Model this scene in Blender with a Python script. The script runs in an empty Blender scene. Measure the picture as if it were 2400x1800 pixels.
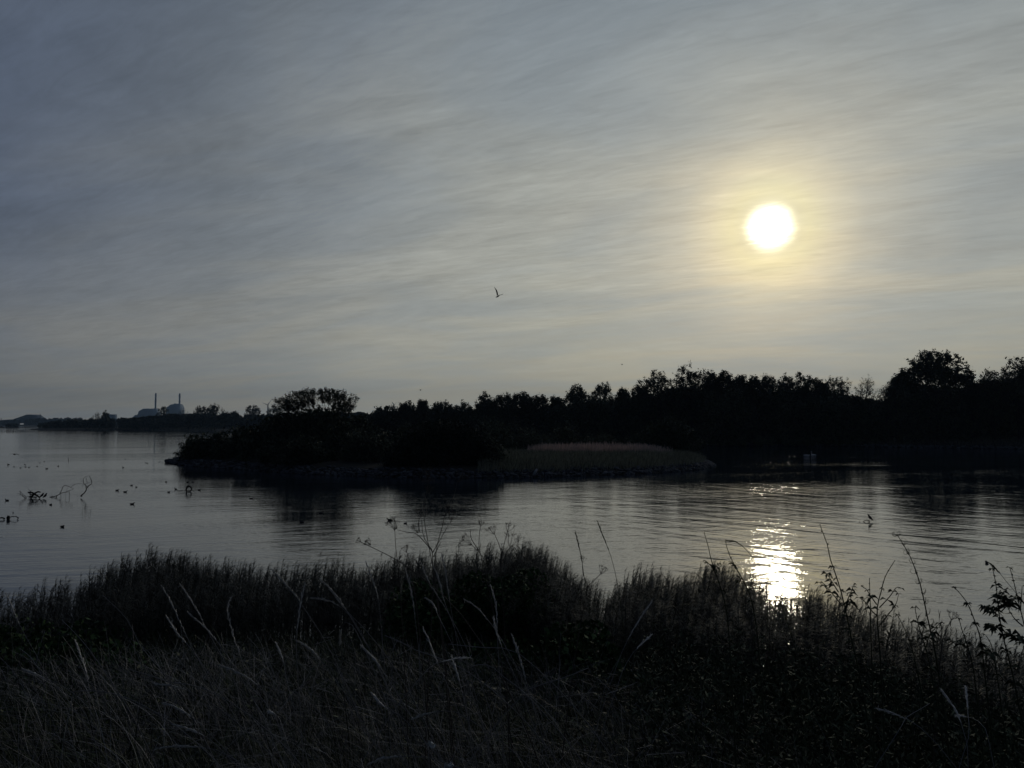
import bpy, math, random
import numpy as np
from mathutils import Vector

rng = np.random.default_rng(7)
random.seed(7)
scene = bpy.context.scene
COL = scene.collection
R = math.radians

# ---------------------------------------------------------------- camera
EYE = 6.0                                   # metres above the water
F = 1740.0                                  # focal length in photo pixels (2400 wide)
PITCH = math.atan((994 - 900) / F)
cam_d = bpy.data.cameras.new("camera")
cam_d.sensor_width = 36.0
cam_d.lens = 36.0 * F / 2400.0
cam_d.clip_start = 0.05
cam_d.clip_end = 20000
cam = bpy.data.objects.new("camera", cam_d)
COL.objects.link(cam)
cam.location = (0, 0, EYE)
cam.rotation_euler = (R(90) + PITCH, 0, 0)
scene.camera = cam


def ray(px, py):
    x, z = (px - 1200) / F, (900 - py) / F
    c, s = math.cos(PITCH), math.sin(PITCH)
    return np.array([x, c - z * s, s + z * c])


def P(px, py, D):
    r = ray(px, py)
    return np.array([0, 0, EYE]) + r * (D / r[1])


def DW(py):
    "distance of the water surface at this height in the photo"
    r = ray(1200, py)
    return EYE / -r[2] * r[1]


# ---------------------------------------------------------------- sun and sky
sd = ray(1805, 532)
sd /= np.linalg.norm(sd)
SUN_EL = math.asin(sd[2])
SUN_AZ = math.atan2(sd[0], sd[1])
sun_d = bpy.data.lights.new("sun", 'SUN')
sun_d.energy = 0.5
sun_d.angle = R(3.0)
sun_d.color = (1.0, 0.90, 0.70)
sun = bpy.data.objects.new("sun", sun_d)
COL.objects.link(sun)
sun.rotation_euler = Vector(sd).to_track_quat('Z', 'Y').to_euler()

scene.view_settings.view_transform = 'Standard'
scene.view_settings.look = 'None'
scene.view_settings.exposure = -2.0
scene.view_settings.gamma = 1
scene.cycles.use_denoising = True
scene.cycles.volume_bounces = 0
scene.cycles.max_bounces = 6
scene.cycles.transparent_max_bounces = 8
scene.cycles.sample_clamp_indirect = 3
scene.cycles.caustics_reflective = False


class N:
    "small node helper"

    def __init__(self, tree):
        self.t = tree
        tree.nodes.clear()

    def n(self, kind, **kw):
        nd = self.t.nodes.new(kind)
        for k, v in kw.items():
            if k.startswith('i_'):
                key = k[2:]
                key = int(key) if key.isdigit() else key.replace('_', ' ')
                if hasattr(v, 'is_output') or isinstance(v, bpy.types.NodeSocket):
                    self.t.links.new(v, nd.inputs[key])
                else:
                    nd.inputs[key].default_value = v
            else:
                setattr(nd, k, v)
        return nd

    def m(self, op, a, b=0.0, c=None, clamp=False):
        nd = self.n('ShaderNodeMath', operation=op, use_clamp=clamp)
        for i, v in enumerate((a, b) if c is None else (a, b, c)):
            if isinstance(v, bpy.types.NodeSocket):
                self.t.links.new(v, nd.inputs[i])
            else:
                nd.inputs[i].default_value = v
        return nd.outputs[0]

    def ss(self, x, lo, hi, a=0.0, b=1.0):
        nd = self.n('ShaderNodeMapRange', interpolation_type='SMOOTHSTEP', i_0=x, i_1=lo, i_2=hi, i_3=a, i_4=b)
        return nd.outputs[0]

    def noise(self, vec, scale, detail=4, rough=0.5, dist=0.0):
        nd = self.n('ShaderNodeTexNoise', i_Vector=vec, i_Scale=scale, i_Detail=detail, i_Roughness=rough, i_Distortion=dist)
        return nd.outputs['Fac']

    def map(self, vec, rot=0.0, scale=(1, 1, 1), loc=(0, 0, 0)):
        # rotate first, then scale
        a = self.n('ShaderNodeMapping', i_Vector=vec, i_Rotation=(0, 0, rot))
        b = self.n('ShaderNodeMapping', i_Vector=a.outputs[0], i_Scale=scale, i_Location=loc)
        return b.outputs[0]

    def ramp(self, fac, stops):
        nd = self.n('ShaderNodeValToRGB', i_0=fac)
        cr = nd.color_ramp
        while len(cr.elements) < len(stops):
            cr.elements.new(0.5)
        for e, (p, c) in zip(cr.elements, stops):
            e.position = p
            e.color = (*c, 1)
        return nd.outputs[0]

    def mix(self, f, a, b, mode='MIX'):
        nd = self.n('ShaderNodeMix', data_type='RGBA', blend_type=mode)
        for i, v in ((0, f), (6, a), (7, b)):
            if isinstance(v, bpy.types.NodeSocket):
                self.t.links.new(v, nd.inputs[i])
            else:
                nd.inputs[i].default_value = v if i == 0 else (*v, 1)
        return nd.outputs[2]

    def scale(self, vec, s):
        nd = self.n('ShaderNodeVectorMath', operation='SCALE', i_0=vec)
        if isinstance(s, bpy.types.NodeSocket):
            self.t.links.new(s, nd.inputs[3])
        else:
            nd.inputs[3].default_value = s
        return nd.outputs[0]


def build_world():
    w = bpy.data.worlds.new("World")
    scene.world = w
    w.use_nodes = True
    k = N(w.node_tree)
    sky = k.n('ShaderNodeTexSky', sky_type='NISHITA', sun_disc=False, sun_elevation=SUN_EL,
              sun_rotation=SUN_AZ, air_density=1.0, dust_density=2.0, ozone_density=1.5)
    d = k.n('ShaderNodeTexCoord').outputs['Generated']
    dn = k.n('ShaderNodeVectorMath', operation='NORMALIZE', i_0=d).outputs[0]
    dot = k.n('ShaderNodeVectorMath', operation='DOT_PRODUCT', i_0=dn, i_1=tuple(sd)).outputs['Value']
    th = k.m('ARCCOSINE', k.m('MINIMUM', dot, 0.999999))
    sep = k.n('ShaderNodeSeparateXYZ', i_0=dn)
    z = sep.outputs[2]
    zz = k.m('ADD', k.m('MAXIMUM', z, 0.0), 0.09)
    p = k.n('ShaderNodeCombineXYZ', i_0=k.m('DIVIDE', sep.outputs[0], zz), i_1=k.m('DIVIDE', sep.outputs[1], zz)).outputs[0]
    # light scattered forward by the thin ice-cloud veil, by angle from the sun (radians / 1.6)
    # (value, warm to blue)
    S = [(0.0, (.98, .86, .60)), (.045, (.95, .82, .50)), (.075, (.79, .685, .485)), (.11, (.59, .540, .435)), (.16, (.460, .442, .385)), (.22, (.395, .395, .365)),
         (.30, (.355, .362, .342)), (.43, (.318, .328, .318)), (.56, (.245, .258, .265)), (.70, (.172, .185, .200)), (.95, (.100, .120, .165)), (1.3, (.030, .040, .062)), (1.7, (.012, .017, .028))]
    c = k.ramp(k.m('DIVIDE', th, 1.7), [(t / 1.7, v) for t, v in S])
    # the lower sky is paler and warmer, the upper sky darker and bluer
    Lw = [(0.0, (.85, .74, .52)), (.12, (.62, .565, .43)), (.22, (.50, .47, .375)), (.35, (.42, .405, .345)), (.55, (.375, .366, .322)), (.70, (.290, .286, .262)), (.95, (.205, .208, .205)), (1.3, (.045, .052, .065)), (1.7, (.014, .019, .030))]
    pale = k.ramp(k.m('DIVIDE', th, 1.7), [(t / 1.7, v) for t, v in Lw])
    low = k.ss(z, 0.0, 0.28, 1.0, 0.0)
    c = k.mix(k.m('MULTIPLY', low, k.ss(th, 0.10, 0.30, 0.0, 1.0)), c, pale)
    hi = k.ss(z, 0.20, 0.62, 0.0, 1.0)
    c = k.mix(hi, c, (.66, .72, .82), 'MULTIPLY')
    # fibrous streaks drawn out by the wind, on a flat layer overhead
    v1 = k.map(p, R(28), (1.1, 2.5, 1), (3.1, 1.7, 0))
    v2 = k.map(p, R(38), (0.8, 6.5, 1), (1.3, 7.7, 0))
    v3 = k.map(p, R(24), (0.75, 1.3, 1), (5.3, 2.2, 0))
    n1 = k.noise(v1, 1.0, 8, 0.60, 1.3)
    n2 = k.noise(v2, 1.6, 5, 0.6, 0.9)
    n3 = k.noise(v3, 0.8, 5, 0.5, 0.9)
    v4 = k.map(p, R(18), (2.0, 8.0, 1), (9.3, 4.4, 0))
    n4 = k.noise(v4, 1.6, 4, 0.6, 1.2)
    s = k.m('ADD', k.m('MULTIPLY', k.m('SUBTRACT', n1, 0.5), 0.42), k.m('MULTIPLY', k.m('SUBTRACT', n2, 0.5), 0.16))
    s = k.m('ADD', s, k.m('MULTIPLY', k.m('SUBTRACT', n3, 0.5), 0.52))
    n5 = k.noise(k.map(p, R(30), (3.2, 13.0, 1), (2.3, 6.4, 0)), 1.7, 5, 0.65, 1.5)
    s = k.m('ADD', s, k.m('MULTIPLY', k.m('SUBTRACT', n5, 0.5), 0.30))
    patch = k.ss(n3, 0.40, 0.62, 0.15, 1.0)
    s = k.m('ADD', s, k.m('MULTIPLY', k.m('MULTIPLY', k.m('SUBTRACT', n4, 0.5), 0.46), patch))
    s = k.m('MULTIPLY', s, k.ss(z, 0.0, 0.22, 0.30, 1.0))
    s = k.m('ADD', 1.0, s)
    c = k.scale(c, s)
    c = k.mix(1.0, c, k.mix(k.ss(n3, 0.35, 0.65), (.945, 1.00, 1.045), (1.015, 1.015, .97)), 'MULTIPLY')
    # the overexposed sun itself behind the veil
    edge = k.m('ADD', th, k.m('MULTIPLY', k.m('SUBTRACT', n5, 0.5), 0.016))
    core = k.m('MULTIPLY', k.m('POWER', k.ss(edge, 0.043, 0.016, 0.0, 1.0), 2.6), 1.9)
    c = k.n('ShaderNodeVectorMath', operation='ADD', i_0=c, i_1=k.scale((1, 1, 1) and k.n('ShaderNodeCombineXYZ', i_0=1.0, i_1=.93, i_2=.66).outputs[0], core)).outputs[0]
    c = k.scale(c, 10.0 * 4.15)         # the Background below runs at 0.1
    bg1 = k.n('ShaderNodeBackground', i_Color=sky.outputs[0], i_Strength=0.1)
    bg2 = k.n('ShaderNodeBackground', i_Color=c, i_Strength=0.1)
    cover = k.ss(n1, 0.25, 0.6, 0.93, 0.99)
    mx = k.n('ShaderNodeMixShader', i_0=cover)
    w.node_tree.links.new(bg1.outputs[0], mx.inputs[1])
    w.node_tree.links.new(bg2.outputs[0], mx.inputs[2])
    out = k.n('ShaderNodeOutputWorld')
    w.node_tree.links.new(mx.outputs[0], out.inputs[0])
    w.cycles.sampling_method = 'MANUAL'
    w.cycles.sample_map_resolution = 2048


build_world()


# ---------------------------------------------------------------- materials
def mat(name, base, var=0.35, rough=0.7, spec=0.3, nscale=2.0, leaf=False, tint=None):
    m = bpy.data.materials.new(name)
    m.use_nodes = True
    k = N(m.node_tree)
    tc = k.n('ShaderNodeTexCoord').outputs['Object']
    nz = k.noise(tc, nscale, 4, 0.6)
    att = k.n('ShaderNodeAttribute', attribute_name='rnd').outputs['Fac']
    f = k.m('ADD', k.m('MULTIPLY', nz, 0.4), k.m('MULTIPLY', att, 0.6))
    lo = tuple(v * (1 - var) for v in base)
    hi = tuple(min(1, v * (1 + var)) for v in (tint or base))
    c = k.mix(k.ss(f, 0.2, 0.8), lo, hi)
    b = k.n('ShaderNodeBsdfPrincipled', i_Base_Color=c, i_Roughness=rough)
    b.inputs['Specular IOR Level'].default_value = spec
    out = k.n('ShaderNodeOutputMaterial')
    if leaf:
        tr = k.n('ShaderNodeBsdfTranslucent', i_Color=c)
        mx = k.n('ShaderNodeMixShader', i_0=0.25)
        m.node_tree.links.new(b.outputs[0], mx.inputs[1])
        m.node_tree.links.new(tr.outputs[0], mx.inputs[2])
        m.node_tree.links.new(mx.outputs[0], out.inputs[0])
    else:
        m.node_tree.links.new(b.outputs[0], out.inputs[0])
    return m


M = dict(
    bark=mat('bark', (.035, .030, .026), nscale=6),
    leaf=mat('dark foliage', (.050, .062, .034), var=.5, tint=(.065, .075, .036)),
    leaf_far=mat('distant foliage', (.045, .055, .036), var=.4, nscale=.2),
    willow=mat('olive foliage', (.100, .110, .062), var=.4),
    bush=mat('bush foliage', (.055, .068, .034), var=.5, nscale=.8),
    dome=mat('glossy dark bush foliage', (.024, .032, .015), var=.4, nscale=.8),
    reed=mat('reed leaves', (.075, .080, .055), var=.5, rough=.55, tint=(.115, .105, .08)),
    marsh=mat('marsh grass', (.30, .29, .20), var=.5, nscale=.25, tint=(.36, .35, .25)),
    pale=mat('pale reed plumes', (.80, .64, .56), var=.25),
    grass=mat('green grass blades', (.045, .065, .022), var=.6, rough=.6, spec=.2, nscale=1.5, tint=(.060, .072, .035)),
    straw=mat('dry straw', (.30, .28, .27), var=.75, rough=.5, nscale=3),
    seed=mat('pale seed heads', (.84, .79, .72), var=.15, rough=.6, nscale=20),
    weed=mat('weed stems and leaves', (.075, .088, .048), var=.6, rough=.7, spec=.2, nscale=8),
    umbel=mat('dry umbel stems', (.12, .10, .085), var=.4, nscale=8),
    bramble=mat('bramble leaves', (.040, .075, .022), var=.5, rough=.7, spec=.12, nscale=4, tint=(.05, .09, .03)),
    soil=mat('dark soil', (.030, .026, .020), var=.4, rough=.95, nscale=3),
    rock=mat('grey boulders', (.11, .11, .12), var=.5, rough=.85, nscale=1.5),
    wood=mat('weathered wood', (.055, .048, .042), var=.4, nscale=5),
    white=mat('bleached white wood', (.32, .33, .36), var=.15, nscale=8),
    feather=mat('dark feathers', (.030, .028, .030), var=.3, nscale=20),
    gull=mat('grey feathers', (.10, .10, .11), var=.3, nscale=20),
    swan=mat('white feathers', (.62, .62, .64), var=.08, nscale=10),
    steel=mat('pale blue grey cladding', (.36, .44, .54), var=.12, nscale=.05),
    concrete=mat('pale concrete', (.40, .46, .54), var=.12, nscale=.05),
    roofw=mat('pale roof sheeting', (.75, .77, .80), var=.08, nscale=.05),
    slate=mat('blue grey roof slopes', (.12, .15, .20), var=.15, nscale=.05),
    hull=mat('dark painted hull', (.05, .05, .06), var=.2),
    fluff=mat('white fluff', (.75, .76, .74), var=.1),
)


# ---------------------------------------------------------------- mesh helpers
class MB:
    "collects quads and triangles, builds one mesh"

    def __init__(self):
        self.v, self.q, self.c, self.nv = [], [], [], 0

    def add(self, verts, quads, rnd=None):
        verts = np.asarray(verts, dtype=np.float32).reshape(-1, 3)
        quads = np.asarray(quads, dtype=np.int64).reshape(-1, 4)
        self.v.append(verts)
        self.q.append(quads + self.nv)
        self.c.append(np.full(len(verts), 0.5, np.float32) if rnd is None else np.asarray(rnd, np.float32))
        self.nv += len(verts)

    def mesh(self, name, material, smooth=False):
        me = bpy.data.meshes.new(name)
        v = np.concatenate(self.v)
        q = np.concatenate(self.q)
        me.vertices.add(len(v))
        me.vertices.foreach_set('co', v.ravel())
        tri = q[:, 3] == q[:, 2]
        tot = np.where(tri, 3, 4).astype(np.int32)
        keep = np.ones(q.shape, bool)
        keep[tri, 3] = False
        me.loops.add(int(tot.sum()))
        me.loops.foreach_set('vertex_index', q[keep].astype(np.int32))
        me.polygons.add(len(q))
        st = np.concatenate([[0], np.cumsum(tot)[:-1]]).astype(np.int32)
        me.polygons.foreach_set('loop_start', st)
        if smooth:
            me.polygons.foreach_set('use_smooth', np.ones(len(q), bool))
        a = me.attributes.new('rnd', 'FLOAT', 'POINT')
        a.data.foreach_set('value', np.concatenate(self.c))
        me.update(calc_edges=True)
        me.materials.append(material)
        return me

    def build(self, name, material, parent=None, smooth=False):
        o = bpy.data.objects.new(name, self.mesh(name, material, smooth))
        COL.objects.link(o)
        if parent is not None:
            o.parent = parent
            o.matrix_parent_inverse.identity()
        return o


def tag(o, label=None, cat=None, group=None, kind=None):
    if label:
        o['label'] = label
    if cat:
        o['category'] = cat
    if group:
        o['group'] = group
    if kind:
        o['kind'] = kind
    return o


def empty(name, loc, label, cat, group=None):
    o = bpy.data.objects.new(name, None)
    COL.objects.link(o)
    o.location = tuple(float(x) for x in loc)
    o.empty_display_size = 0.1
    return tag(o, label, cat, group)


def tube(mb, pts, rad, sides=5, cap=True, rnd=None, flat=None):
    "one swept tube through pts; flat = (wx, wz) scale of the ring per point"
    pts = np.asarray(pts, float)
    n = len(pts)
    rad = np.broadcast_to(np.asarray(rad, float), (n,))
    t = np.gradient(pts, axis=0)
    t /= np.linalg.norm(t, axis=1, keepdims=True) + 1e-9
    ref = np.array([0, 0, 1.0]) if abs(t[:, 2]).mean() < .8 else np.array([0.0, 1, 0])
    u = np.cross(t, ref)
    u /= np.linalg.norm(u, axis=1, keepdims=True) + 1e-9
    w = np.cross(u, t)
    a = np.linspace(0, 2 * np.pi, sides, endpoint=False)
    fl = np.ones((n, 2)) if flat is None else np.asarray(flat, float)
    ring = (u[:, None] * (np.cos(a)[None, :, None] * (rad * fl[:, 0])[:, None, None]) +
            w[:, None] * (np.sin(a)[None, :, None] * (rad * fl[:, 1])[:, None, None])) + pts[:, None]
    v = ring.reshape(-1, 3)
    q = []
    for i in range(n - 1):
        for j in range(sides):
            k2 = (j + 1) % sides
            q.append((i * sides + j, i * sides + k2, (i + 1) * sides + k2, (i + 1) * sides + j))
    if cap:
        v = np.concatenate([v, pts[:1], pts[-1:]])
        c0, c1 = n * sides, n * sides + 1
        for j in range(sides):
            k2 = (j + 1) % sides
            q.append((k2, j, c0, c0))
            q.append(((n - 1) * sides + j, (n - 1) * sides + k2, c1, c1))
    mb.add(v, q, None if rnd is None else np.full(len(v), rnd))


def sticks(mb, p0, p1, r0, r1):
    "many straight three-sided tapering sticks at once"
    p0, p1 = np.asarray(p0, float), np.asarray(p1, float)
    n = len(p0)
    if n == 0:
        return
    r0 = np.broadcast_to(r0, (n,))
    r1 = np.broadcast_to(r1, (n,))
    t = p1 - p0
    t /= np.linalg.norm(t, axis=1, keepdims=True) + 1e-9
    h = np.where(np.abs(t[:, 2:3]) > .9, np.array([[1.0, 0, 0]]), np.array([[0, 0, 1.0]]))
    u = np.cross(t, h)
    u /= np.linalg.norm(u, axis=1, keepdims=True) + 1e-9
    w = np.cross(t, u)
    v = np.zeros((n, 6, 3))
    for j in range(3):
        a = 2 * np.pi * j / 3
        d = u * math.cos(a) + w * math.sin(a)
        v[:, j] = p0 + d * r0[:, None]
        v[:, 3 + j] = p1 + d * r1[:, None]
    b = (np.arange(n) * 6)[:, None]
    q = np.concatenate([b + np.array([[0, 1, 4, 3]]), b + np.array([[1, 2, 5, 4]]), b + np.array([[2, 0, 3, 5]])])
    mb.add(v, q, np.repeat(rng.random(n), 6))


def leaves(mb, c, size, aspect=1.6, droop=0.0):
    "diamond leaves of random facing at points c"
    n = len(c)
    if n == 0:
        return
    a = rng.normal(size=(n, 3))
    a[:, 2] -= droop
    a /= np.linalg.norm(a, axis=1, keepdims=True)
    b = np.cross(a, rng.normal(size=(n, 3)))
    b /= np.linalg.norm(b, axis=1, keepdims=True) + 1e-9
    s = np.broadcast_to(size, (n,)) * rng.uniform(.6, 1.3, n)
    a = a * (s * .5 * aspect)[:, None]
    b = b * (s * .5)[:, None]
    v = np.stack([c - a, c + b - a * .1, c + a, c - b - a * .1], 1)
    mb.add(v, np.arange(n * 4).reshape(n, 4), np.repeat(rng.random(n), 4))


def blades(mb, base, h, lean, width, segs=4, curve=1.4, droop=0.25, taper=1.0):
    "many curved ribbons; base (n,3), h (n,), lean (n,2) horizontal reach as a share of h"
    n = len(base)
    if n == 0:
        return
    h = np.broadcast_to(h, (n,))
    width = np.broadcast_to(width, (n,))
    ts = np.linspace(0, 1, segs + 1)
    L = np.linalg.norm(lean, axis=1)
    ctr = np.zeros((n, segs + 1, 3))
    for i, t in enumerate(ts):
        ctr[:, i, :2] = base[:, :2] + lean * (h * t ** curve)[:, None]
        ctr[:, i, 2] = base[:, 2] + h * (t - droop * np.minimum(L, 1.5) * t * t * 1.2)
    ang = rng.uniform(0, 2 * np.pi, n)
    wv = np.stack([np.cos(ang), np.sin(ang), np.zeros(n)], 1) * (width * .5)[:, None]
    v = np.zeros((n, segs + 1, 2, 3))
    for i, t in enumerate(ts):
        k = (1 - t ** 1.8 * .93 * taper)
        v[:, i, 0] = ctr[:, i] - wv * k
        v[:, i, 1] = ctr[:, i] + wv * k
    m = (segs + 1) * 2
    b = (np.arange(n) * m)[:, None]
    q = np.concatenate([b + np.array([[2 * i, 2 * i + 1, 2 * i + 3, 2 * i + 2]]) for i in range(segs)])
    mb.add(v, q, np.repeat(rng.random(n), m))


def stamp(mb, tv, tq, pos, rotz, sc):
    "copies of a template (tv, tq) into one mesh"
    n, m = len(pos), len(tv)
    c, s = np.cos(rotz), np.sin(rotz)
    x = tv[None, :, 0] * c[:, None] - tv[None, :, 1] * s[:, None]
    y = tv[None, :, 0] * s[:, None] + tv[None, :, 1] * c[:, None]
    zc = np.broadcast_to(tv[None, :, 2], x.shape)
    v = np.stack([x, y, zc], 2) * sc[:, None, None] + pos[:, None]
    q = (tq[None] + (np.arange(n) * m)[:, None, None]).reshape(-1, 4)
    mb.add(v, q, np.repeat(rng.random(n), m))


def box(mb, x0, x1, y0, y1, z0, z1):
    v = [(x, y, z) for x in (x0, x1) for y in (y0, y1) for z in (z0, z1)]
    mb.add(v, [(0, 1, 3, 2), (4, 6, 7, 5), (0, 4, 5, 1), (2, 3, 7, 6), (0, 2, 6, 4), (1, 5, 7, 3)])


def prism(mb, poly, y0, y1):
    "outline poly [(x,z)...] (convex) between y0 and y1"
    n = len(poly)
    v = [(x, y0, z) for x, z in poly] + [(x, y1, z) for x, z in poly]
    cx, cz = np.mean([p[0] for p in poly]), np.mean([p[1] for p in poly])
    v += [(cx, y0, cz), (cx, y1, cz)]
    q = []
    for i in range(n):
        j = (i + 1) % n
        q += [(i, j, n + j, n + i), (j, i, 2 * n, 2 * n), (n + i, n + j, 2 * n + 1, 2 * n + 1)]
    mb.add(v, q)


# ---------------------------------------------------------------- water
def build_water():
    m = bpy.data.materials.new('rippled water')
    m.use_nodes = True
    k = N(m.node_tree)
    tc = k.n('ShaderNodeTexCoord').outputs['Object']
    sep = k.n('ShaderNodeSeparateXYZ', i_0=tc)
    # wind ripples: crests run nearly across, a little closer on the right hand side
    warp = k.n('ShaderNodeVectorMath', operation='SCALE', i_0=k.n('ShaderNodeTexNoise', i_Vector=tc, i_Scale=0.045, i_Detail=2).outputs['Color'])
    warp.inputs[3].default_value = 9.0
    vec = k.n('ShaderNodeVectorMath', operation='ADD', i_0=tc, i_1=warp.outputs[0]).outputs[0]
    a1 = k.noise(k.map(vec, R(50), (0.11, 0.62, 1)), 1.0, 2, 0.5, 0.3)
    a2 = k.noise(k.map(vec, R(-20), (0.22, 0.95, 1)), 1.0, 3, 0.55, 0.3)
    a3 = k.noise(k.map(tc, R(8), (1.8, 4.2, 1)), 1.0, 3, 0.6, 0.2)
    # cat's paws: calm and ruffled areas
    calm = k.ss(k.noise(k.map(tc, R(-15), (0.012, 0.045, 1)), 1.0, 3, 0.5, 0.4), 0.38, 0.62, 0.45, 1.1)
    right = k.ss(k.m('DIVIDE', sep.outputs[0], k.m('MAXIMUM', sep.outputs[1], 1.0)), -0.05, 0.25, 0.35, 1.0)
    h = k.m('MULTIPLY', k.m('MULTIPLY', a1, 0.062), right)
    h = k.m('ADD', h, k.m('MULTIPLY', a2, 0.034))
    h = k.m('ADD', h, k.m('MULTIPLY', a3, 0.011))
    h = k.m('MULTIPLY', h, calm)
    bump = k.n('ShaderNodeBump', i_Strength=1.0, i_Distance=1.0, i_Height=h)
    b = k.n('ShaderNodeBsdfPrincipled', i_Roughness=0.03, i_IOR=1.85, i_Normal=bump.outputs[0])
    b.inputs['Base Color'].default_value = (.020, .032, .046, 1)
    b.inputs['Specular IOR Level'].default_value = 0.85
    out = k.n('ShaderNodeOutputMaterial', i_0=b.outputs[0])
    mb = MB()
    mb.add([(-9000, -60, 0), (9000, -60, 0), (9000, 12000, 0), (-9000, 12000, 0)], [(0, 1, 2, 3)])
    o = mb.build('water', m)
    tag(o, kind='structure', label='calm dark lagoon water with fine wind ripples')


build_water()


# ---------------------------------------------------------------- land
def sdist(x, y, poly):
    "signed distance to a closed polygon, positive inside"
    poly = np.asarray(poly, float)
    d = np.full(x.shape, 1e9)
    ins = np.zeros(x.shape, bool)
    for i in range(len(poly)):
        ax, ay = poly[i]
        bx, by = poly[(i + 1) % len(poly)]
        ex, ey = bx - ax, by - ay
        t = np.clip(((x - ax) * ex + (y - ay) * ey) / (ex * ex + ey * ey + 1e-9), 0, 1)
        d = np.minimum(d, np.hypot(x - ax - t * ex, y - ay - t * ey))
        cond = ((ay > y) != (by > y)) & (x < ex * (y - ay) / (ey + 1e-12) + ax)
        ins ^= cond
    return np.where(ins, d, -d)


def wob(x, y, s):
    return (np.sin(x * s + 1.3) * np.cos(y * s * 1.3 + .7) + .5 * np.sin(x * s * 2.3 - y * s * 1.9 + 2.1) + .3 * np.sin(x * s * 4.7 + y * s * 5.3))


def W(px, D):
    return ((px - 1200) / F * D, D)


# near bank, where the photographer stands
SH = [(-1200, 14), (-500, 16), (0, 18.4), (200, 19.3), (255, 21.6), (470, 22.6), (640, 20.8), (850, 21.2), (1000, 22.4), (1180, 23.6), (1260, 23.8), (1328, 21.0), (1383, 20.0), (1419, 19.2), (1455, 20.4), (1500, 21), (1545, 19.8), (1600, 19.6), (1650, 20.5), (1745, 20.3), (1781, 18.4), (1817, 17.2), (1853, 16.8), (1900, 17.6), (1960, 16.8), (2027, 16.1), (2106, 15.2), (2200, 14.6), (2300, 14.1), (2450, 13.6)]
NEAR = [W(*s) for s in SH] + [(10.6, 9), (11.0, 4), (11.5, 0), (14, -12), (18, -60), (-90, -60), (-90, 18)]


def near_z(x, y):
    x, y = np.asarray(x, float), np.asarray(y, float)
    d = sdist(x, y, NEAR)
    dc = np.maximum(np.hypot(x * .8, np.maximum(y, 0)) - 1.6, 0)
    dd = np.maximum(d, 0)
    z = 4.35 * dd / (dc + dd + 1e-6) * np.clip(dd / 1.0, 0, 1) ** .5
    z = np.where(d < 0, np.maximum(d * .25, -1.5), z)
    return z + wob(x, y, .8) * .05 * np.clip(d, 0, 1)


ISLE = [W(392, 118), W(415, 112), W(450, 106), W(530, 101), W(620, 95), W(700, 90), W(800, 87), W(900, 84.5), W(1050, 83), W(1200, 83.5),
        W(1300, 85), W(1400, 88), W(1500, 90), W(1580, 94), W(1640, 99), W(1668, 105), W(1672, 111), W(1655, 120), W(1640, 134), W(1560, 150), W(1450, 165),
        W(1250, 175), W(1000, 175), W(800, 168), W(650, 156), W(540, 144), W(470, 132), W(415, 124)]


def isle_z(x, y):
    d = sdist(np.asarray(x, float), np.asarray(y, float), ISLE)
    z = np.where(d > 0, 1.15 * (1 - np.exp(-np.maximum(d, 0) / 2.4)) + .10 * np.clip(d / 15, 0, 1), np.maximum(d * .4, -1))
    return z + wob(np.asarray(x), np.asarray(y), .25) * .1 * np.clip(d / 3, 0, 1)


MAIN = [W(3300, 150), W(2700, 165), W(2400, 178), W(2150, 190), W(1900, 203), W(1750, 208), W(1660, 207), W(1500, 215), W(1250, 232), W(1000, 270), W(830, 360),
        W(700, 500), W(560, 660), W(480, 700), W(400, 705), W(330, 725), W(270, 735), W(190, 735), W(130, 745), W(80, 780), W(52, 830),
        W(60, 900), W(100, 1000), W(150, 1150), W(500, 1500), W(2000, 1500), W(4500, 1500)]
FARL = [W(-900, 1180), W(-300, 1150), W(0, 1160), W(40, 1165), W(75, 1175), W(85, 1230), W(60, 1290), W(0, 1330), W(-400, 1330), W(-1000, 1300)]
HORI = [W(-1200, 2350), W(0, 2380), W(70, 2300), W(130, 2250), W(300, 2200), W(2500, 2200), W(4000, 2300), W(4000, 7000), W(-1500, 7000)]


def land_z(x, y, poly, top):
    d = sdist(np.asarray(x, float), np.asarray(y, float), poly)
    return np.where(d > 0, top * (1 - np.exp(-np.maximum(d, 0) / 6)), np.maximum(d * .3, -1.5))


def grid_land(name, fn, x0, x1, y0, y1, nx, ny, m, label):
    xs, ys = np.meshgrid(np.linspace(x0, x1, nx), np.linspace(y0, y1, ny))
    zs = fn(xs, ys)
    v = np.stack([xs, ys, zs], 2).reshape(-1, 3)
    i = (np.arange(ny - 1)[:, None] * nx + np.arange(nx - 1)[None]).ravel()
    q = np.stack([i, i + 1, i + nx + 1, i + nx], 1)
    keep = v[q, 2].max(axis=1) > -0.6
    mb = MB()
    mb.add(v, q[keep])
    o = mb.build(name, m, smooth=True)
    return tag(o, label, kind='structure')


grid_land('ground', near_z, -90, 19, -60, 26, 220, 190, M['soil'], 'sloping grassy bank in the foreground')
grid_land('island_ground', isle_z, -60, 46, 78, 180, 150, 150, M['soil'], 'low island of earth in the lagoon')
grid_land('shore_ground', lambda x, y: land_z(x, y, MAIN, 1.6), -520, 900, 150, 1500, 300, 300, M['soil'], 'wooded shore beyond the island')
grid_land('spit_ground', lambda x, y: land_z(x, y, FARL, .7), -1500, -700, 1120, 1340, 160, 60, M['soil'], 'low dark spit far out on the left')
grid_land('horizon_ground', lambda x, y: land_z(x, y, HORI, 3.0), -3000, 5000, 2100, 7000, 120, 80, M['soil'], 'flat land along the horizon')


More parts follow.
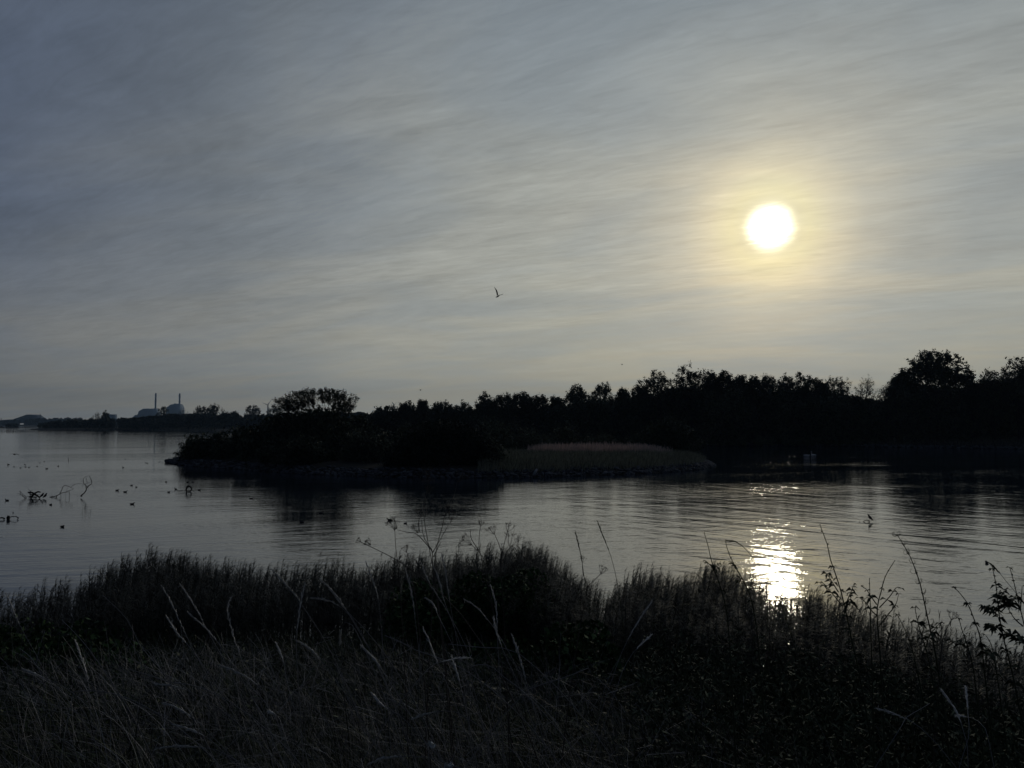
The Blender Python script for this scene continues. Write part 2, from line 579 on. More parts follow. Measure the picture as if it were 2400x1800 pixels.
# ---------------------------------------------------------------- trees
def lobes_for(cx, cy, z0, z1, w, n=8, flat=1.0, r=(.42, .60)):
    "a lumpy crown envelope between z0 and z1, w wide"
    rz, rx = (z1 - z0) / 2, w / 2
    cz = (z0 + z1) / 2
    L = []
    for i in range(n):
        f = random.uniform(*r)
        if i == 0:
            d = np.array([random.uniform(-.2, .2), 0, 1.0])
        elif i == 1:
            d = np.array([-1.0, 0, random.uniform(-.3, .3)])
        elif i == 2:
            d = np.array([1.0, 0, random.uniform(-.3, .3)])
        elif i < 5:
            d = np.array([(-.62 if i == 3 else .62) + random.uniform(-.15, .15), random.uniform(-.3, .3), random.uniform(.55, .8)])
        else:
            d = rng.normal(size=3)
            d[2] = abs(d[2]) * 1.1 - .3
            d /= np.linalg.norm(d)
        k = (1 - f) * (1 if i < 5 else random.uniform(.45, 1))
        L.append((cx + d[0] * rx * k, cy + d[1] * rx * k, cz + d[2] * rz * k, rx * f, rx * f, rz * f * flat))
    return np.array(L)


def in_lobes(L, n, shell=.55):
    w = (L[:, 3] * L[:, 5]) ** 1.0
    i = rng.choice(len(L), n, p=w / w.sum())
    d = rng.normal(size=(n, 3))
    d /= np.linalg.norm(d, axis=1, keepdims=True)
    r = rng.random(n) ** (1 / 3 * (1 - shell) + .12)
    return L[i, :3] + d * L[i, 3:6] * r[:, None]


STY = dict(
    dense=dict(tips=300, lpt=24, sig=.50, ls=.30, cb=.22, tw=.030),
    semi=dict(tips=320, lpt=24, sig=.45, ls=.28, cb=.25, tw=.035),
    airy=dict(tips=380, lpt=22, sig=.38, ls=.24, cb=.22, tw=.045),
    bare=dict(tips=320, lpt=8, sig=.36, ls=.20, cb=.15, tw=.050),
    big=dict(tips=620, lpt=24, sig=.50, ls=.36, cb=.30, tw=.045),
    umbrella=dict(tips=900, lpt=10, sig=.36, ls=.22, cb=.25, tw=.05),
    droop=dict(tips=420, lpt=18, sig=.50, ls=.28, cb=.22, tw=.045),
)


def tree(px, ytop, wpx, D, zb, style, label, cat='tree', group=None, name='tree', leafm=None, flat=1.0, nl=8, base_off=0.0, sc=1.0, cb=None, lobes=None, tips=None):
    s = dict(STY[style])
    wpx *= 1.18 if style != 'big' else 1
    top = P(px, ytop, D)
    x, zt = top[0], top[2]
    Wd = wpx / F * D
    H = zt - zb
    cbf = s['cb'] if cb is None else cb
    L = lobes_for(x, D, zb + H * cbf, zt, Wd, nl, flat, (.30, .46) if nl > 10 else (.42, .60)) if lobes is None else lobes
    base = np.array([x + base_off * Wd, D, zb - .1])
    nt = tips or s['tips']
    T = in_lobes(L, nt)
    if lobes is None:                    # most tips sit near a rounded outer envelope
        ne = int(nt * (.40 if style == 'big' else .62))
        dd = rng.normal(size=(ne, 3))
        dd /= np.linalg.norm(dd, axis=1, keepdims=True)
        c0, c1 = zb + H * cbf, zt
        wobb = 1 + .10 * np.sin(dd[:, 0] * 6 + px) + .07 * np.sin(dd[:, 2] * 9 + px * 2)
        T[:ne] = np.array([x, D, (c0 + c1) / 2]) + dd * np.array([Wd / 2, Wd / 2, (c1 - c0) / 2]) * (rng.uniform(.55, 1.0, (ne, 1)) ** .6) * (wobb[:, None] * .92)
    T = T[T[:, 2] > zb + .3]
    # limb nodes and sub-nodes pulled in from the tips
    n1 = max(5, nt // 26)
    n2 = nt // 5
    axis_top = np.array([x, D, zb + H * .72])
    A = T[rng.choice(len(T), n1)]
    B = T[rng.choice(len(T), n2)]
    N1 = base + (A - base) * rng.uniform(.42, .6, (n1, 1))
    N1[:, 0] = base[0] + (N1[:, 0] - base[0]) * .75
    N2 = base + (B - base) * rng.uniform(.70, .84, (n2, 1))
    mbt = MB()
    hk = zb + H * cbf * .75
    tr = max(.035 * H * .5, .05) * sc
    fork = np.array([base[0] + (x - base[0]) * .4, D, hk])
    # trunk
    pts = np.array([base, base + (fork - base) * .5 + [random.uniform(-.02, .02) * H, 0, 0], fork, fork + (axis_top - fork) * .5, axis_top])
    tube(mbt, pts, [tr * 1.25, tr, tr * .85, tr * .5, tr * .15], 6)
    spine = np.linspace(fork, axis_top, 8)
    for q in N1:
        j = int(np.clip((q[2] - hk) / max(axis_top[2] - hk, .1) * 4, 0, 5))
        s0 = spine[max(0, j - 1)]
        mid = (s0 + q) / 2 + rng.normal(size=3) * .03 * Wd
        tube(mbt, [s0, mid, q], [tr * .5, tr * .38, tr * .22], 4, cap=False)

    def near(Q, Nn):
        d = ((Q[:, None] - Nn[None]) ** 2).sum(2) + np.maximum(Nn[None, :, 2] - Q[:, None, 2], 0) ** 2 * 4
        return Nn[d.argmin(1)]
    p2 = near(N2, N1)
    m2 = (p2 + N2) / 2 + rng.normal(size=N2.shape) * .02 * Wd
    tw = s['tw'] * sc
    sticks(mbt, p2, m2, tr * .22, tr * .15)
    sticks(mbt, m2, N2, tr * .15, tw * .9)
    p3 = near(T, N2)
    sticks(mbt, p3, T, tw * .8, tw * .3)
    # fine twigs reaching past the tips
    nt2 = len(T) * (4 if style in ('bare', 'airy', 'umbrella') else 2)
    k = rng.integers(0, len(T), nt2)
    out = T[k] - (base + np.array([0, 0, H * .35]))
    out /= np.linalg.norm(out, axis=1, keepdims=True)
    out = out * 1.0 + rng.normal(size=out.shape) * .45
    if style == 'droop':
        out[:, 2] -= .9
    else:
        out[:, 2] += .35
    ln = s['sig'] * sc * rng.uniform(.4, 1.3, (nt2, 1))
    E = T[k] + out * ln
    sticks(mbt, T[k], E, tw * .35, tw * .15)
    mbl = MB()
    lp = np.repeat(np.concatenate([T, E]), max(1, s['lpt'] // (1 + nt2 // len(T))), 0)
    lp = lp + rng.normal(size=lp.shape) * s['sig'] * sc * .55
    leaves(mbl, lp, s['ls'] * sc)
    root = empty(name, base, label, cat, group)
    off = -base.astype(np.float32)
    for mm in (mbt, mbl):
        mm.v = [v + off for v in mm.v]
    mbt.build('trunk', M['bark'], root)
    mbl.build('crown', leafm or M['leaf'], root)
    return root


WOOD = 'trees of the wood along the right shore'
RT = [
    (905, 952, 60, 262, 'dense', 'low rounded dark tree at the left end of the wood, beyond the spreading tree'),
    (955, 943, 46, 262, 'dense', 'small dark tree just left of the feathery sapling in the far wood'),
    (990, 938, 26, 262, 'airy', 'slim feathery sapling standing above the low left part of the far wood'),
    (1036, 941, 56, 258, 'dense', 'flat topped dark tree just right of the feathery sapling, behind the dome bush'),
    (1088, 945, 50, 255, 'dense', 'low dark tree left of the step where the wood line rises behind the dome bush'),
    (1140, 925, 52, 240, 'dense', 'dark tree making the first step up in the wood behind the dome bush'),
    (1182, 924, 50, 238, 'semi', 'ragged flat topped tree right after the first step up of the wood'),
    (1224, 920, 44, 238, 'semi', 'tree with small round knob top before the first notch in the wood line'),
    (1262, 925, 54, 236, 'semi', 'ragged tree with sky showing through, right of the first notch in the wood line'),
    (1304, 933, 36, 234, 'semi', 'low tree in the dip left of the round willow'),
    (1353, 903, 64, 230, 'semi', 'round topped willow, left one of the pair above the pale reed strip'),
    (1413, 896, 50, 230, 'airy', 'airy upright willow, right one of the pair above the pale reed strip'),
    (1460, 910, 34, 226, 'airy', 'thin tree in the low stretch right of the pair of willows'),
    (1500, 903, 40, 226, 'airy', 'small tree tucked against the left side of the vase shaped tree'),
    (1541, 866, 88, 222, 'semi', 'tall vase shaped tree with open branching crown, sky through its lower limbs'),
    (1619, 856, 82, 220, 'dense', 'tall dense round headed tree right of the vase shaped tree'),
    (1668, 871, 34, 218, 'semi', 'narrow pointed tree against the right side of the dense round headed tree'),
    (1700, 872, 42, 218, 'semi', 'rounded tree second to the right of the dense round headed tree'),
    (1735, 878, 44, 216, 'semi', 'slightly lower tree left of the sun, on the level stretch of the wood'),
    (1767, 884, 44, 216, 'semi', 'lowest tree of the level stretch, almost below the sun'),
    (1800, 880, 42, 216, 'airy', 'light crowned tree standing directly below the sun'),
    (1842, 873, 46, 215, 'airy', 'light upright tree just right below the sun'),
    (1889, 872, 62, 214, 'semi', 'broad tree ending the level stretch before the dip on the right'),
    (1926, 896, 30, 212, 'semi', 'low tree in the dip between two broad crowns right of the sun'),
    (1958, 881, 66, 212, 'airy', 'peaked tree with twiggy top right of the dip'),
    (2030, 879, 54, 208, 'bare', 'slender birch with thin drooping outline, alone above the low stretch'),
    (2075, 902, 34, 208, 'bare', 'bare twiggy tree top in the gap left of the largest tree'),
    (2099, 886, 32, 206, 'airy', 'thin tree leaning against the left side of the largest tree'),
    (2119, 866, 44, 204, 'semi', 'small leafy shoulder tree left below the largest crown'),
    (2190, 821, 160, 202, 'big', 'largest tree of the wood, wide billowing crown high above all others'),
    (2277, 888, 34, 200, 'dense', 'small dark tree in the notch right of the largest tree'),
    (2325, 861, 76, 196, 'droop', 'willow with drooping outer branches near the right edge'),
    (2384, 843, 78, 194, 'dense', 'tall dark tree at the right edge of the picture'),
]
for (px, yt, w, D, st, lab) in RT:
    tree(px, yt, w, D, 1.5, st, lab, group=WOOD, leafm=M['willow'] if st in ('airy', 'bare') else M['leaf'],
         nl=18 if w > 50 else 8, cb=.42 if w < 45 else None)


def mass(mb, prof, D0, D1, zb, nl, per, ls, rr, jit=.06):
    "one continuous wood or thicket: piled lobes of leaves under the skyline prof = [(px, y top)]"
    ax = [p[0] for p in prof]
    ay = [p[1] for p in prof]
    L = []
    for i in range(nl):
        px = random.uniform(ax[0], ax[-1])
        D = random.uniform(D0, D1)
        zt = P(px, np.interp(px, ax, ay), (D0 + D1) / 2)[2]
        r = random.uniform(*rr)
        zt = zb + (zt - zb) * (1 - abs(random.gauss(0, jit)))
        x = (px - 1200) / F * D
        zc = zt - r
        first = True
        while zc > zb - r * .3 or first:
            L.append((x + (0 if first else random.gauss(0, .4)), D, zc, r * 1.2, r * 1.2, r))
            zc -= r * 1.25
            first = False
    L = np.array(L)
    n = int(per * len(L))
    pts = in_lobes(L, n, .8)
    pts = pts[pts[:, 2] > zb - .3]
    leaves(mb, pts, ls)


WP = [(830, 972), (860, 968), (920, 960), (1000, 954), (1050, 957), (1110, 955), (1130, 942), (1230, 944), (1290, 946), (1320, 942), (1380, 930), (1435, 928), (1475, 928), (1510, 918),
      (1575, 905), (1600, 898), (1660, 893), (1700, 890), (1790, 896), (1870, 898), (1910, 906), (1940, 904), (2000, 908), (2060, 921), (2090, 917), (2110, 903), (2150, 892), (2270, 896), (2290, 894),
      (2330, 878), (2400, 868), (2700, 850), (3100, 850)]
WP = [(x, y + (2 if x < 1100 else 14 if 1640 < x < 2070 else 8)) for x, y in WP]
mb = MB()
mass(mb, [(x, y + 14) for x, y in WP if x >= 1600], 240, 262, 1.2, 220, 240, .6, (2.4, 3.4), .03)
mass(mb, [p for p in WP if p[0] >= 1640], 212, 240, 1.2, 240, 260, .5, (1.8, 3.2))
mass(mb, [p for p in WP if p[0] >= 1640], 196, 212, 1.2, 120, 240, .45, (1.2, 2.4), .45)
mass(mb, [p for p in WP if 1180 <= p[0] <= 1700], 222, 262, 1.2, 140, 240, .5, (1.8, 3.0))
mass(mb, [p for p in WP if p[0] <= 1240], 262, 300, 1.2, 120, 220, .55, (1.8, 3.0))
tag(mb.build('woods', M['leaf']), 'dark undergrowth and lower trees of the wood along the right shore', kind='stuff')

# far left shore, 700 m away
FL = [(-400, 985), (0, 987), (60, 985), (100, 984), (165, 980), (230, 981), (292, 980), (340, 977), (384, 971), (441, 969), (480, 969), (540, 968), (563, 974), (620, 971), (680, 968), (760, 966), (860, 966)]
mb = MB()
mass(mb, [p for p in FL if p[0] >= 290], 745, 800, 1.5, 190, 80, 1.9, (3.0, 5.0), .05)
mass(mb, [(100, 990), (165, 983), (230, 982), (292, 980), (400, 978)], 790, 850, 1.5, 60, 80, 2.0, (3.0, 5.0), .05)
mass(mb, [(290, 992), (480, 990), (860, 985)], 712, 745, 1.2, 60, 60, 1.6, (1.5, 3.0), .3)
tag(mb.build('distant_woods', M['leaf_far']), 'low dark wood on the far shore at the left', kind='stuff')
mb = MB()
mass(mb, [(-500, 986), (0, 986.5), (60, 984), (100, 981), (165, 980), (300, 981), (420, 982)], 2400, 2600, 2.0, 150, 60, 6.5, (6, 9), .05)
tag(mb.build('horizon_woods', M['leaf_far']), 'blue grey tree belt on the horizon at the far left', kind='stuff')
mb = MB()
mass(mb, [(-500, 1000), (0, 1000), (60, 1000), (80, 1001)], 1180, 1260, .4, 70, 25, 2.0, (.8, 1.4), .3)
mass(mb, [(22, 993), (40, 993)], 1190, 1230, .4, 7, 90, 2.6, (1.8, 3.0), .1)
tag(mb.build('spit_shrubbery', M['leaf_far']), 'low scrub on the dark spit at the far left', kind='stuff')

FT = [
    (228, 968, 20, 800, 'bare', 'small bare tree left of the tall narrow tree, near the pale block'),
    (248, 966, 16, 800, 'semi', 'tall narrow tree beside the pale block on the far shore'),
    (384, 953, 24, 770, 'airy', 'airy tree standing between the two chimneys'),
    (430, 957, 20, 770, 'bare', 'bare bushy tree at the foot of the right chimney'),
    (465, 952, 18, 765, 'airy', 'airy tree left of the dense round tree on the far shore'),
    (480, 952, 16, 765, 'airy', 'thin tree squeezed against the dense round tree on the far shore'),
    (500, 947, 28, 760, 'dense', 'dense round tree on the far shore right of the chimneys'),
    (524, 957, 22, 760, 'bare', 'thin bare tree right of the dense round tree on the far shore'),
    (552, 963, 18, 755, 'semi', 'small bushy tree in the low gap of the far wood'),
    (585, 950, 18, 750, 'airy', 'left one of the twin airy trees near the wind turbine'),
    (600, 949, 18, 750, 'airy', 'right one of the twin airy trees near the wind turbine'),
    (643, 950, 28, 700, 'airy', 'airy tree just right of the wind turbine tower'),
]
for (px, yt, w, D, st, lab) in FT:
    tree(px, yt, w, D, 1.5, st, lab, group='single trees above the far left wood', leafm=M['leaf_far'], sc=2.0, nl=6, tips=110)

# ---------------------------------------------------------------- the island
IZ = 1.5


def bush(px, ytop, wpx, D, zb, label, n=5000, ls=.28, leafm=None, nl=12, cat='bush', name='bush', group='bushes on the island', depth=None, skew=0, dome=False, hairy=0):
    top = P(px, ytop, D)
    x, zt = top[0], top[2]
    Wd = wpx / F * D
    H = zt - zb
    L = []
    for i in range(nl):
        a = random.uniform(-1, 1)
        hh = math.sqrt(max(0, 1 - a * a)) * random.uniform(.93 if dome else .62, 1.0) if i else 1.0
        if i == 0:
            a = skew
        r = H * (random.uniform(.16, .24) if dome else random.uniform(.26, .36))
        cx = x + a * (Wd / 2 - r * .8)
        cz = max(zb + H * hh - r, zb + r * .4)
        L.append((cx, D + random.uniform(-.35, .35) * (depth or Wd), cz, r * 1.25, r * 1.25, r))
        while cz > zb + r:
            cz -= r
            L.append((cx, D + random.uniform(-.35, .35) * (depth or Wd), cz, r * 1.3, r * 1.3, r))
    L = np.array(L)
    root = empty(name, (x, D, zb), label, cat, group)
    pts = in_lobes(L, n, .8)
    pts = pts[pts[:, 2] > zb - .2]
    mt = MB()
    k = rng.choice(len(pts), 50)
    b0 = np.array([x, D, zb - .1]) + rng.normal(size=(50, 3)) * [.05, .05, 0]
    mid = b0 + (pts[k] - b0) * .55
    mid[:, 2] += H * .05
    sticks(mt, b0, mid, .05, .035)
    sticks(mt, mid, pts[k], .035, .012)
    # outward twigs breaking the outline
    k = rng.choice(len(pts), 420)
    c = np.array([x, D, zb + H * .2])
    o = pts[k] - c
    o /= np.linalg.norm(o, axis=1, keepdims=True)
    o += rng.normal(size=o.shape) * .35
    o[:, 2] += .25
    e = pts[k] + o * rng.uniform(.25, .75, (420, 1)) * (1 + hairy)
    ml = MB()
    sticks(ml, pts[k], e, .014, .006)
    leaves(ml, pts, ls)
    ep = np.repeat(e, 3, 0)
    leaves(ml, ep + rng.normal(size=ep.shape) * .12, ls * .8)
    off = -np.array([x, D, zb], np.float32)
    for mm in (mt, ml):
        mm.v = [v + off for v in mm.v]
    mt.build('stem', M['bark'], root)
    ml.build('foliage', leafm or M['bush'], root)
    return root


bush(455, 1019, 70, 113, .9, 'leafy bush at the left tip of the island, overhanging the stones', 3500, .26)
bush(520, 1012, 110, 114, 1.2, 'low dark bush behind the tip bush, rising towards the trees', 5000, .28)
bush(590, 998, 120, 112, 1.4, 'dark bush sloping up towards the spreading tree', 6000, .30)
bush(650, 966, 110, 110, 1.4, 'tall dark thicket under the left side of the spreading tree', 7500, .32)
bush(700, 948, 90, 108, 1.4, 'dense dark crown left inside the spreading tree', 6000, .30)
bush(790, 950, 80, 110, 1.4, 'dense dark crown right inside the spreading tree', 6000, .30)
bush(748, 954, 130, 105, 1.4, 'broad dark thicket at the foot of the spreading tree', 9000, .32)
bush(850, 978, 100, 114, 1.4, 'thicket on the right of the spreading tree', 6500, .32)
bush(690, 1015, 190, 97, 1.2, 'low scrub above the stones left of the centre of the island', 6500, .27)
bush(860, 1010, 150, 98, 1.2, 'low greenish scrub between the thicket and the dome bush', 5500, .26, M['willow'])
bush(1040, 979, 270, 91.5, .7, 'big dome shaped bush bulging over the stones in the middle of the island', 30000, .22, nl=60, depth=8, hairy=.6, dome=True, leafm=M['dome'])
bush(1145, 1010, 70, 92, .9, 'ragged light fringed bush against the right side of the dome bush', 3500, .22, M['willow'])
bush(960, 992, 90, 122, 1.4, 'dark bush looking out behind the left shoulder of the dome bush', 5000, .3)
bush(1150, 982, 120, 130, 1.4, 'greenish bush looking out behind the right shoulder of the dome bush', 5500, .3, M['willow'])
bush(1235, 1002, 130, 128, 1.2, 'olive scrub behind the marsh grass, right of the dome bush', 5000, .26, M['willow'])
bush(1320, 1000, 80, 133, 1.2, 'bushy olive sallow behind the left end of the pale reeds', 3600, .26, M['willow'], hairy=.8)
bush(1420, 1016, 150, 130, 1.0, 'low scrub right behind the pale reeds', 5000, .26, M['willow'])
bush(1565, 976, 150, 128, .9, 'large round dark sallow at the right end of the island', 12000, .26, nl=26, dome=True)
bush(1500, 1020, 80, 131, 1.0, 'small dark bush between the pale reeds and the large round sallow', 3000, .26)
bush(1694, 979, 46, 211, 1.0, 'egg shaped bush standing alone on the far bank right of the island', 2600, .42, group='bushes on the far bank')

# the spreading umbrella tree
xs0, zt0 = P(750, 915, 107)[0], P(750, 915, 107)[2]
LB = []
for (px, py, wr, hr) in [(668, 944, 24, 9), (684, 936, 22, 9), (704, 928, 24, 9), (722, 922, 22, 8), (745, 920, 26, 7), (768, 921, 26, 8), (790, 925, 24, 8), (808, 932, 22, 9), (824, 940, 16, 6), (812, 952, 20, 9), (690, 952, 30, 12),
                         (715, 944, 26, 12), (790, 946, 28, 12), (735, 932, 26, 9), (775, 934, 26, 9), (838, 934, 8, 4), (652, 939, 8, 4), (800, 962, 26, 9), (668, 958, 22, 8)]:
    for k in range(2):
        p = P(px, py, 107 + random.uniform(-3.5, 3.5))
        LB.append((p[0], p[1], p[2], wr / F * 107, wr / F * 130, hr / F * 107))
tree(750, 915, 175, 107, IZ, 'umbrella', 'wide spreading umbrella shaped tree with thin leafy twigs, highest on the island', lobes=np.array(LB), cb=.25, sc=.55, name='tree')

# ragged scrub that joins the bushes at ground level (nobody could count it)
mb = MB()
mass(mb, [(440, 1052), (470, 1040), (540, 1025), (640, 1005), (760, 995), (900, 1000), (1000, 1010), (1150, 1020)], 100, 140, .9, 130, 65, .3, (.5, 1.1), .2)
mass(mb, [(1150, 1012), (1250, 1012), (1400, 1020), (1520, 1024), (1630, 1030)], 136, 160, .9, 60, 70, .35, (.6, 1.2), .2)
tag(mb.build('island_undergrowth', M['bush']), 'tangled dark undergrowth covering the island', kind='stuff')
mb = MB()
mass(mb, [(1640, 1016), (1900, 1020), (2100, 1024), (2400, 1020), (2700, 1015)], 197, 214, .6, 150, 40, .5, (.6, 1.3), .3)
tag(mb.build('bank_undergrowth', M['willow']), 'rough herbage along the far right bank', kind='stuff')


def scatter(poly_px, D0, D1, n, fn, mind=.4):
    u = rng.uniform(poly_px[0], poly_px[1], n)
    D = rng.uniform(D0, D1, n)
    x = (u - 1200) / F * D
    z = fn(x, D)
    ok = z > mind
    return np.stack([x, D, z], 1)[ok], u[ok]


# marsh grass and the pale reed strip
mb = MB()
b, u = scatter((1120, 1690), 84, 128, 46000, isle_z, .45)
blades(mb, b, rng.uniform(.45, .95, len(b)) * (1 + .22 * wob(b[:, 0], b[:, 1], .9)), rng.normal(size=(len(b), 2)) * .22 + [.12, 0], .050, 3, taper=.8)
tag(mb.build('marsh_grass', M['marsh']), 'brownish marsh grass covering the right half of the island', kind='stuff')
mb = MB()
b, u = scatter((1235, 1575), 115, 125, 14000, isle_z, .9)
keep = rng.random(len(b)) < (.6 + .5 * wob(b[:, 0], b[:, 1], .6)) * np.interp(u, [1240, 1265, 1500, 1560], [.2, 1, 1, .2])
b, u = b[keep], u[keep]
hh = rng.uniform(.7, 1.65, len(b)) * rng.uniform(.85, 1.15, len(b)) * (1 + .10 * wob(b[:, 0], b[:, 1], 1.3)) * np.interp(u, [1240, 1265, 1500, 1560], [.85, 1, 1, .85])
blades(mb, b, hh, rng.normal(size=(len(b), 2)) * .10 + [.10, 0], .075, 3, taper=.5)
tag(mb.build('pale_reeds', M['pale']), 'strip of pale pinkish reeds across the island', kind='stuff')
mb = MB()
b, u = scatter((1640, 2600), 180, 215, 9000, lambda x, y: land_z(x, y, MAIN, 1.6), .25)
blades(mb, b, rng.uniform(.6, 1.2, len(b)), rng.normal(size=(len(b), 2)) * .25, .14, 3)
b, u = scatter((60, 640), 700, 745, 5000, lambda x, y: land_z(x, y, MAIN, 1.6), .1)
blades(mb, b, rng.uniform(1.0, 2.2, len(b)), rng.normal(size=(len(b), 2)) * .2, .5, 3)
tag(mb.build('far_reeds', M['reed']), 'reeds and rough grass fringing the far shores', kind='stuff')

# riprap stones along the island edge
def ico_rock(seed):
    r = np.random.default_rng(seed)
    t = (1 + 5 ** .5) / 2
    v = np.array([(-1, t, 0), (1, t, 0), (-1, -t, 0), (1, -t, 0), (0, -1, t), (0, 1, t), (0, -1, -t), (0, 1, -t), (t, 0, -1), (t, 0, 1), (-t, 0, -1), (-t, 0, 1)], float)
    f = [(0, 11, 5), (0, 5, 1), (0, 1, 7), (0, 7, 10), (0, 10, 11), (1, 5, 9), (5, 11, 4), (11, 10, 2), (10, 7, 6), (7, 1, 8), (3, 9, 4), (3, 4, 2), (3, 2, 6), (3, 6, 8), (3, 8, 9), (4, 9, 5), (2, 4, 11), (6, 2, 10), (8, 6, 7), (9, 8, 1)]
    v = list(v)
    mid = {}
    g = []
    for a, b_, c in f:
        ids = []
        for p, q_ in ((a, b_), (b_, c), (c, a)):
            k = (min(p, q_), max(p, q_))
            if k not in mid:
                mid[k] = len(v)
                v.append((v[p] + v[q_]) / 2)
            ids.append(mid[k])
        g += [(a, ids[0], ids[2]), (b_, ids[1], ids[0]), (c, ids[2], ids[1]), tuple(ids)]
    v = np.array(v)
    v /= np.linalg.norm(v, axis=1, keepdims=True)
    for _ in range(5):
        n = r.normal(size=3)
        n /= np.linalg.norm(n)
        c = r.uniform(.35, .7)
        d = v @ n
        v = v - np.outer(np.maximum(d - c, 0), n)
    v *= r.uniform(.85, 1.1, (len(v), 1))
    v *= [1, .75, .6]
    return v, np.array([(a, b_, c, c) for a, b_, c in g])


mb = MB()
tpl = [ico_rock(i) for i in range(6)]
edge = np.array(ISLE[:18])
seg = np.linalg.norm(np.diff(edge, axis=0), axis=1)
cum = np.concatenate([[0], np.cumsum(seg)])
for i in range(6):
    n = 330
    s = rng.uniform(0, cum[-1], n)
    ex, ey = np.interp(s, cum, edge[:, 0]), np.interp(s, cum, edge[:, 1])
    inw = rng.random(n) ** 1.3 * 2.6 - .15
    cx, cy = -3, 118
    dx, dy = cx - ex, cy - ey
    l = np.hypot(dx, dy)
    dxn, dyn = dx / l * .35, np.full(n, 1.0)
    l = np.hypot(dxn, dyn)
    x, y = ex + dxn / l * inw, ey + dyn / l * inw
    z = isle_z(x, y) + .05
    stamp(mb, *tpl[i], np.stack([x, y, z], 1), rng.uniform(0, 6.3, n), rng.uniform(.16, .42, n))
tag(mb.build('riprap_stones', M['rock']), 'rough grey stones heaped along the island waterline', kind='stuff')
mb = MB()
for i in range(6):
    n = 90
    px = rng.uniform(1640, 2450, n)
    D = np.interp(px, [1640, 1750, 1900, 2150, 2400, 2700], [207, 208, 203, 190, 178, 165]) + rng.uniform(-.3, 1.5, n)
    x = (px - 1200) / F * D
    stamp(mb, *tpl[i], np.stack([x, D, land_z(x, D, MAIN, 1.6) + .1], 1), rng.uniform(0, 6.3, n), rng.uniform(.25, .6, n))
tag(mb.build('bank_stones', M['rock']), 'small stones at the waterline of the far right bank', kind='stuff')


def single_rock(px, D, s, label, k):
    m_ = MB()
    v, q = tpl[k]
    m_.add(v * s, q)
    o = m_.build('rock', M['rock'])
    x = (px - 1200) / F * D
    o.location = (x, D, .1)
    tag(o, label, 'rock', 'separate rocks off the island tip')


single_rock(398, 117.2, .75, 'outermost flat rock at the left tip of the island', 1)
single_rock(405, 117.0, .95, 'larger rock next to the outermost one at the left tip of the island', 2)

# bleached plank and stake on the stones
mb = MB()
p0, p1 = P(1249, 1116, 84.5), P(1258, 1100, 85.0)
d = p1 - p0
tube(mb, np.array([p0 - d * .1, p0 + d * .5, p1]) - p0, [.11, .13, .14], 6)
o = mb.build('plank', M['white'])
o.location = tuple(p0)
tag(o, 'bleached whitish plank leaning on the stones below the marsh grass', 'plank')
mb = MB()
p0, p1 = P(1274, 1116, 85), P(1272, 1107, 85.2)
tube(mb, np.array([p0 * 0, (p1 - p0) * .5 + [.03, 0, 0], p1 - p0]), [.06, .05, .04], 6)
o = mb.build('driftwood', M['white'])
o.location = tuple(p0)
tag(o, 'short pale piece of driftwood upright among the stones beside the plank', 'driftwood')


# ---------------------------------------------------------------- foreground vegetation
def gz(x, y):
    return float(near_z(np.array([x]), np.array([y]))[0])


def near_pts(n, x0, x1, y0, y1, mind=0.0, maxd=1e9, dens=None):
    x = rng.uniform(x0, x1, n)
    y = rng.uniform(y0, y1, n)
    ok = (np.abs(x) < y * .80 + 1.2)
    x, y = x[ok], y[ok]
    d = sdist(x, y, NEAR)
    ok = (d > mind) & (d < maxd)
    x, y, d = x[ok], y[ok], d[ok]
    return np.stack([x, y, near_z(x, y)], 1), d


# reeds: a few plants with leaves and plume, stamped along the waterline
def reed_template(seed, h):
    r = np.random.default_rng(seed)
    m = MB()
    lean = r.uniform(-.10, .32)
    ts = np.linspace(0, 1, 6)
    stem = np.stack([lean * h * ts ** 2 * .5, r.uniform(-.05, .05) * h * ts ** 2, h * ts * (1 - .04 * lean)], 1)
    w = .006
    st = np.concatenate([stem - [w, 0, 0], stem + [w, 0, 0]])
    m.add(st, [(i, i + 1, i + 7, i + 6) for i in range(5)])
    nl = 22
    b, ll, ln = [], [], []
    for i in range(nl):
        t = .18 + .78 * (i / nl) ** .8
        p = np.array([np.interp(t, ts, stem[:, j]) for j in range(3)])
        a = r.normal(0, .9) if i % 2 else math.pi + r.normal(0, .9)
        dirx = math.cos(a) * .9 + .30
        b.append(p)
        ll.append((dirx * 1.1, math.sin(a) * .8))
        ln.append(r.uniform(.22, .42))
    blades(m, np.array(b), np.array(ln), np.array(ll), .022, 3, 1.3, .62)
    top = stem[-1]
    k = 16
    f = r.uniform(-.10, .14, k)
    b = top + np.stack([lean * f * .8, f * 0, f], 1)
    blades(m, b, r.uniform(.10, .22, k), np.stack([r.uniform(.3, 1.7, k), r.normal(0, .30, k)], 1), .009, 3, 1.3, .60, .8)
    return np.concatenate(m.v), np.concatenate(m.q)


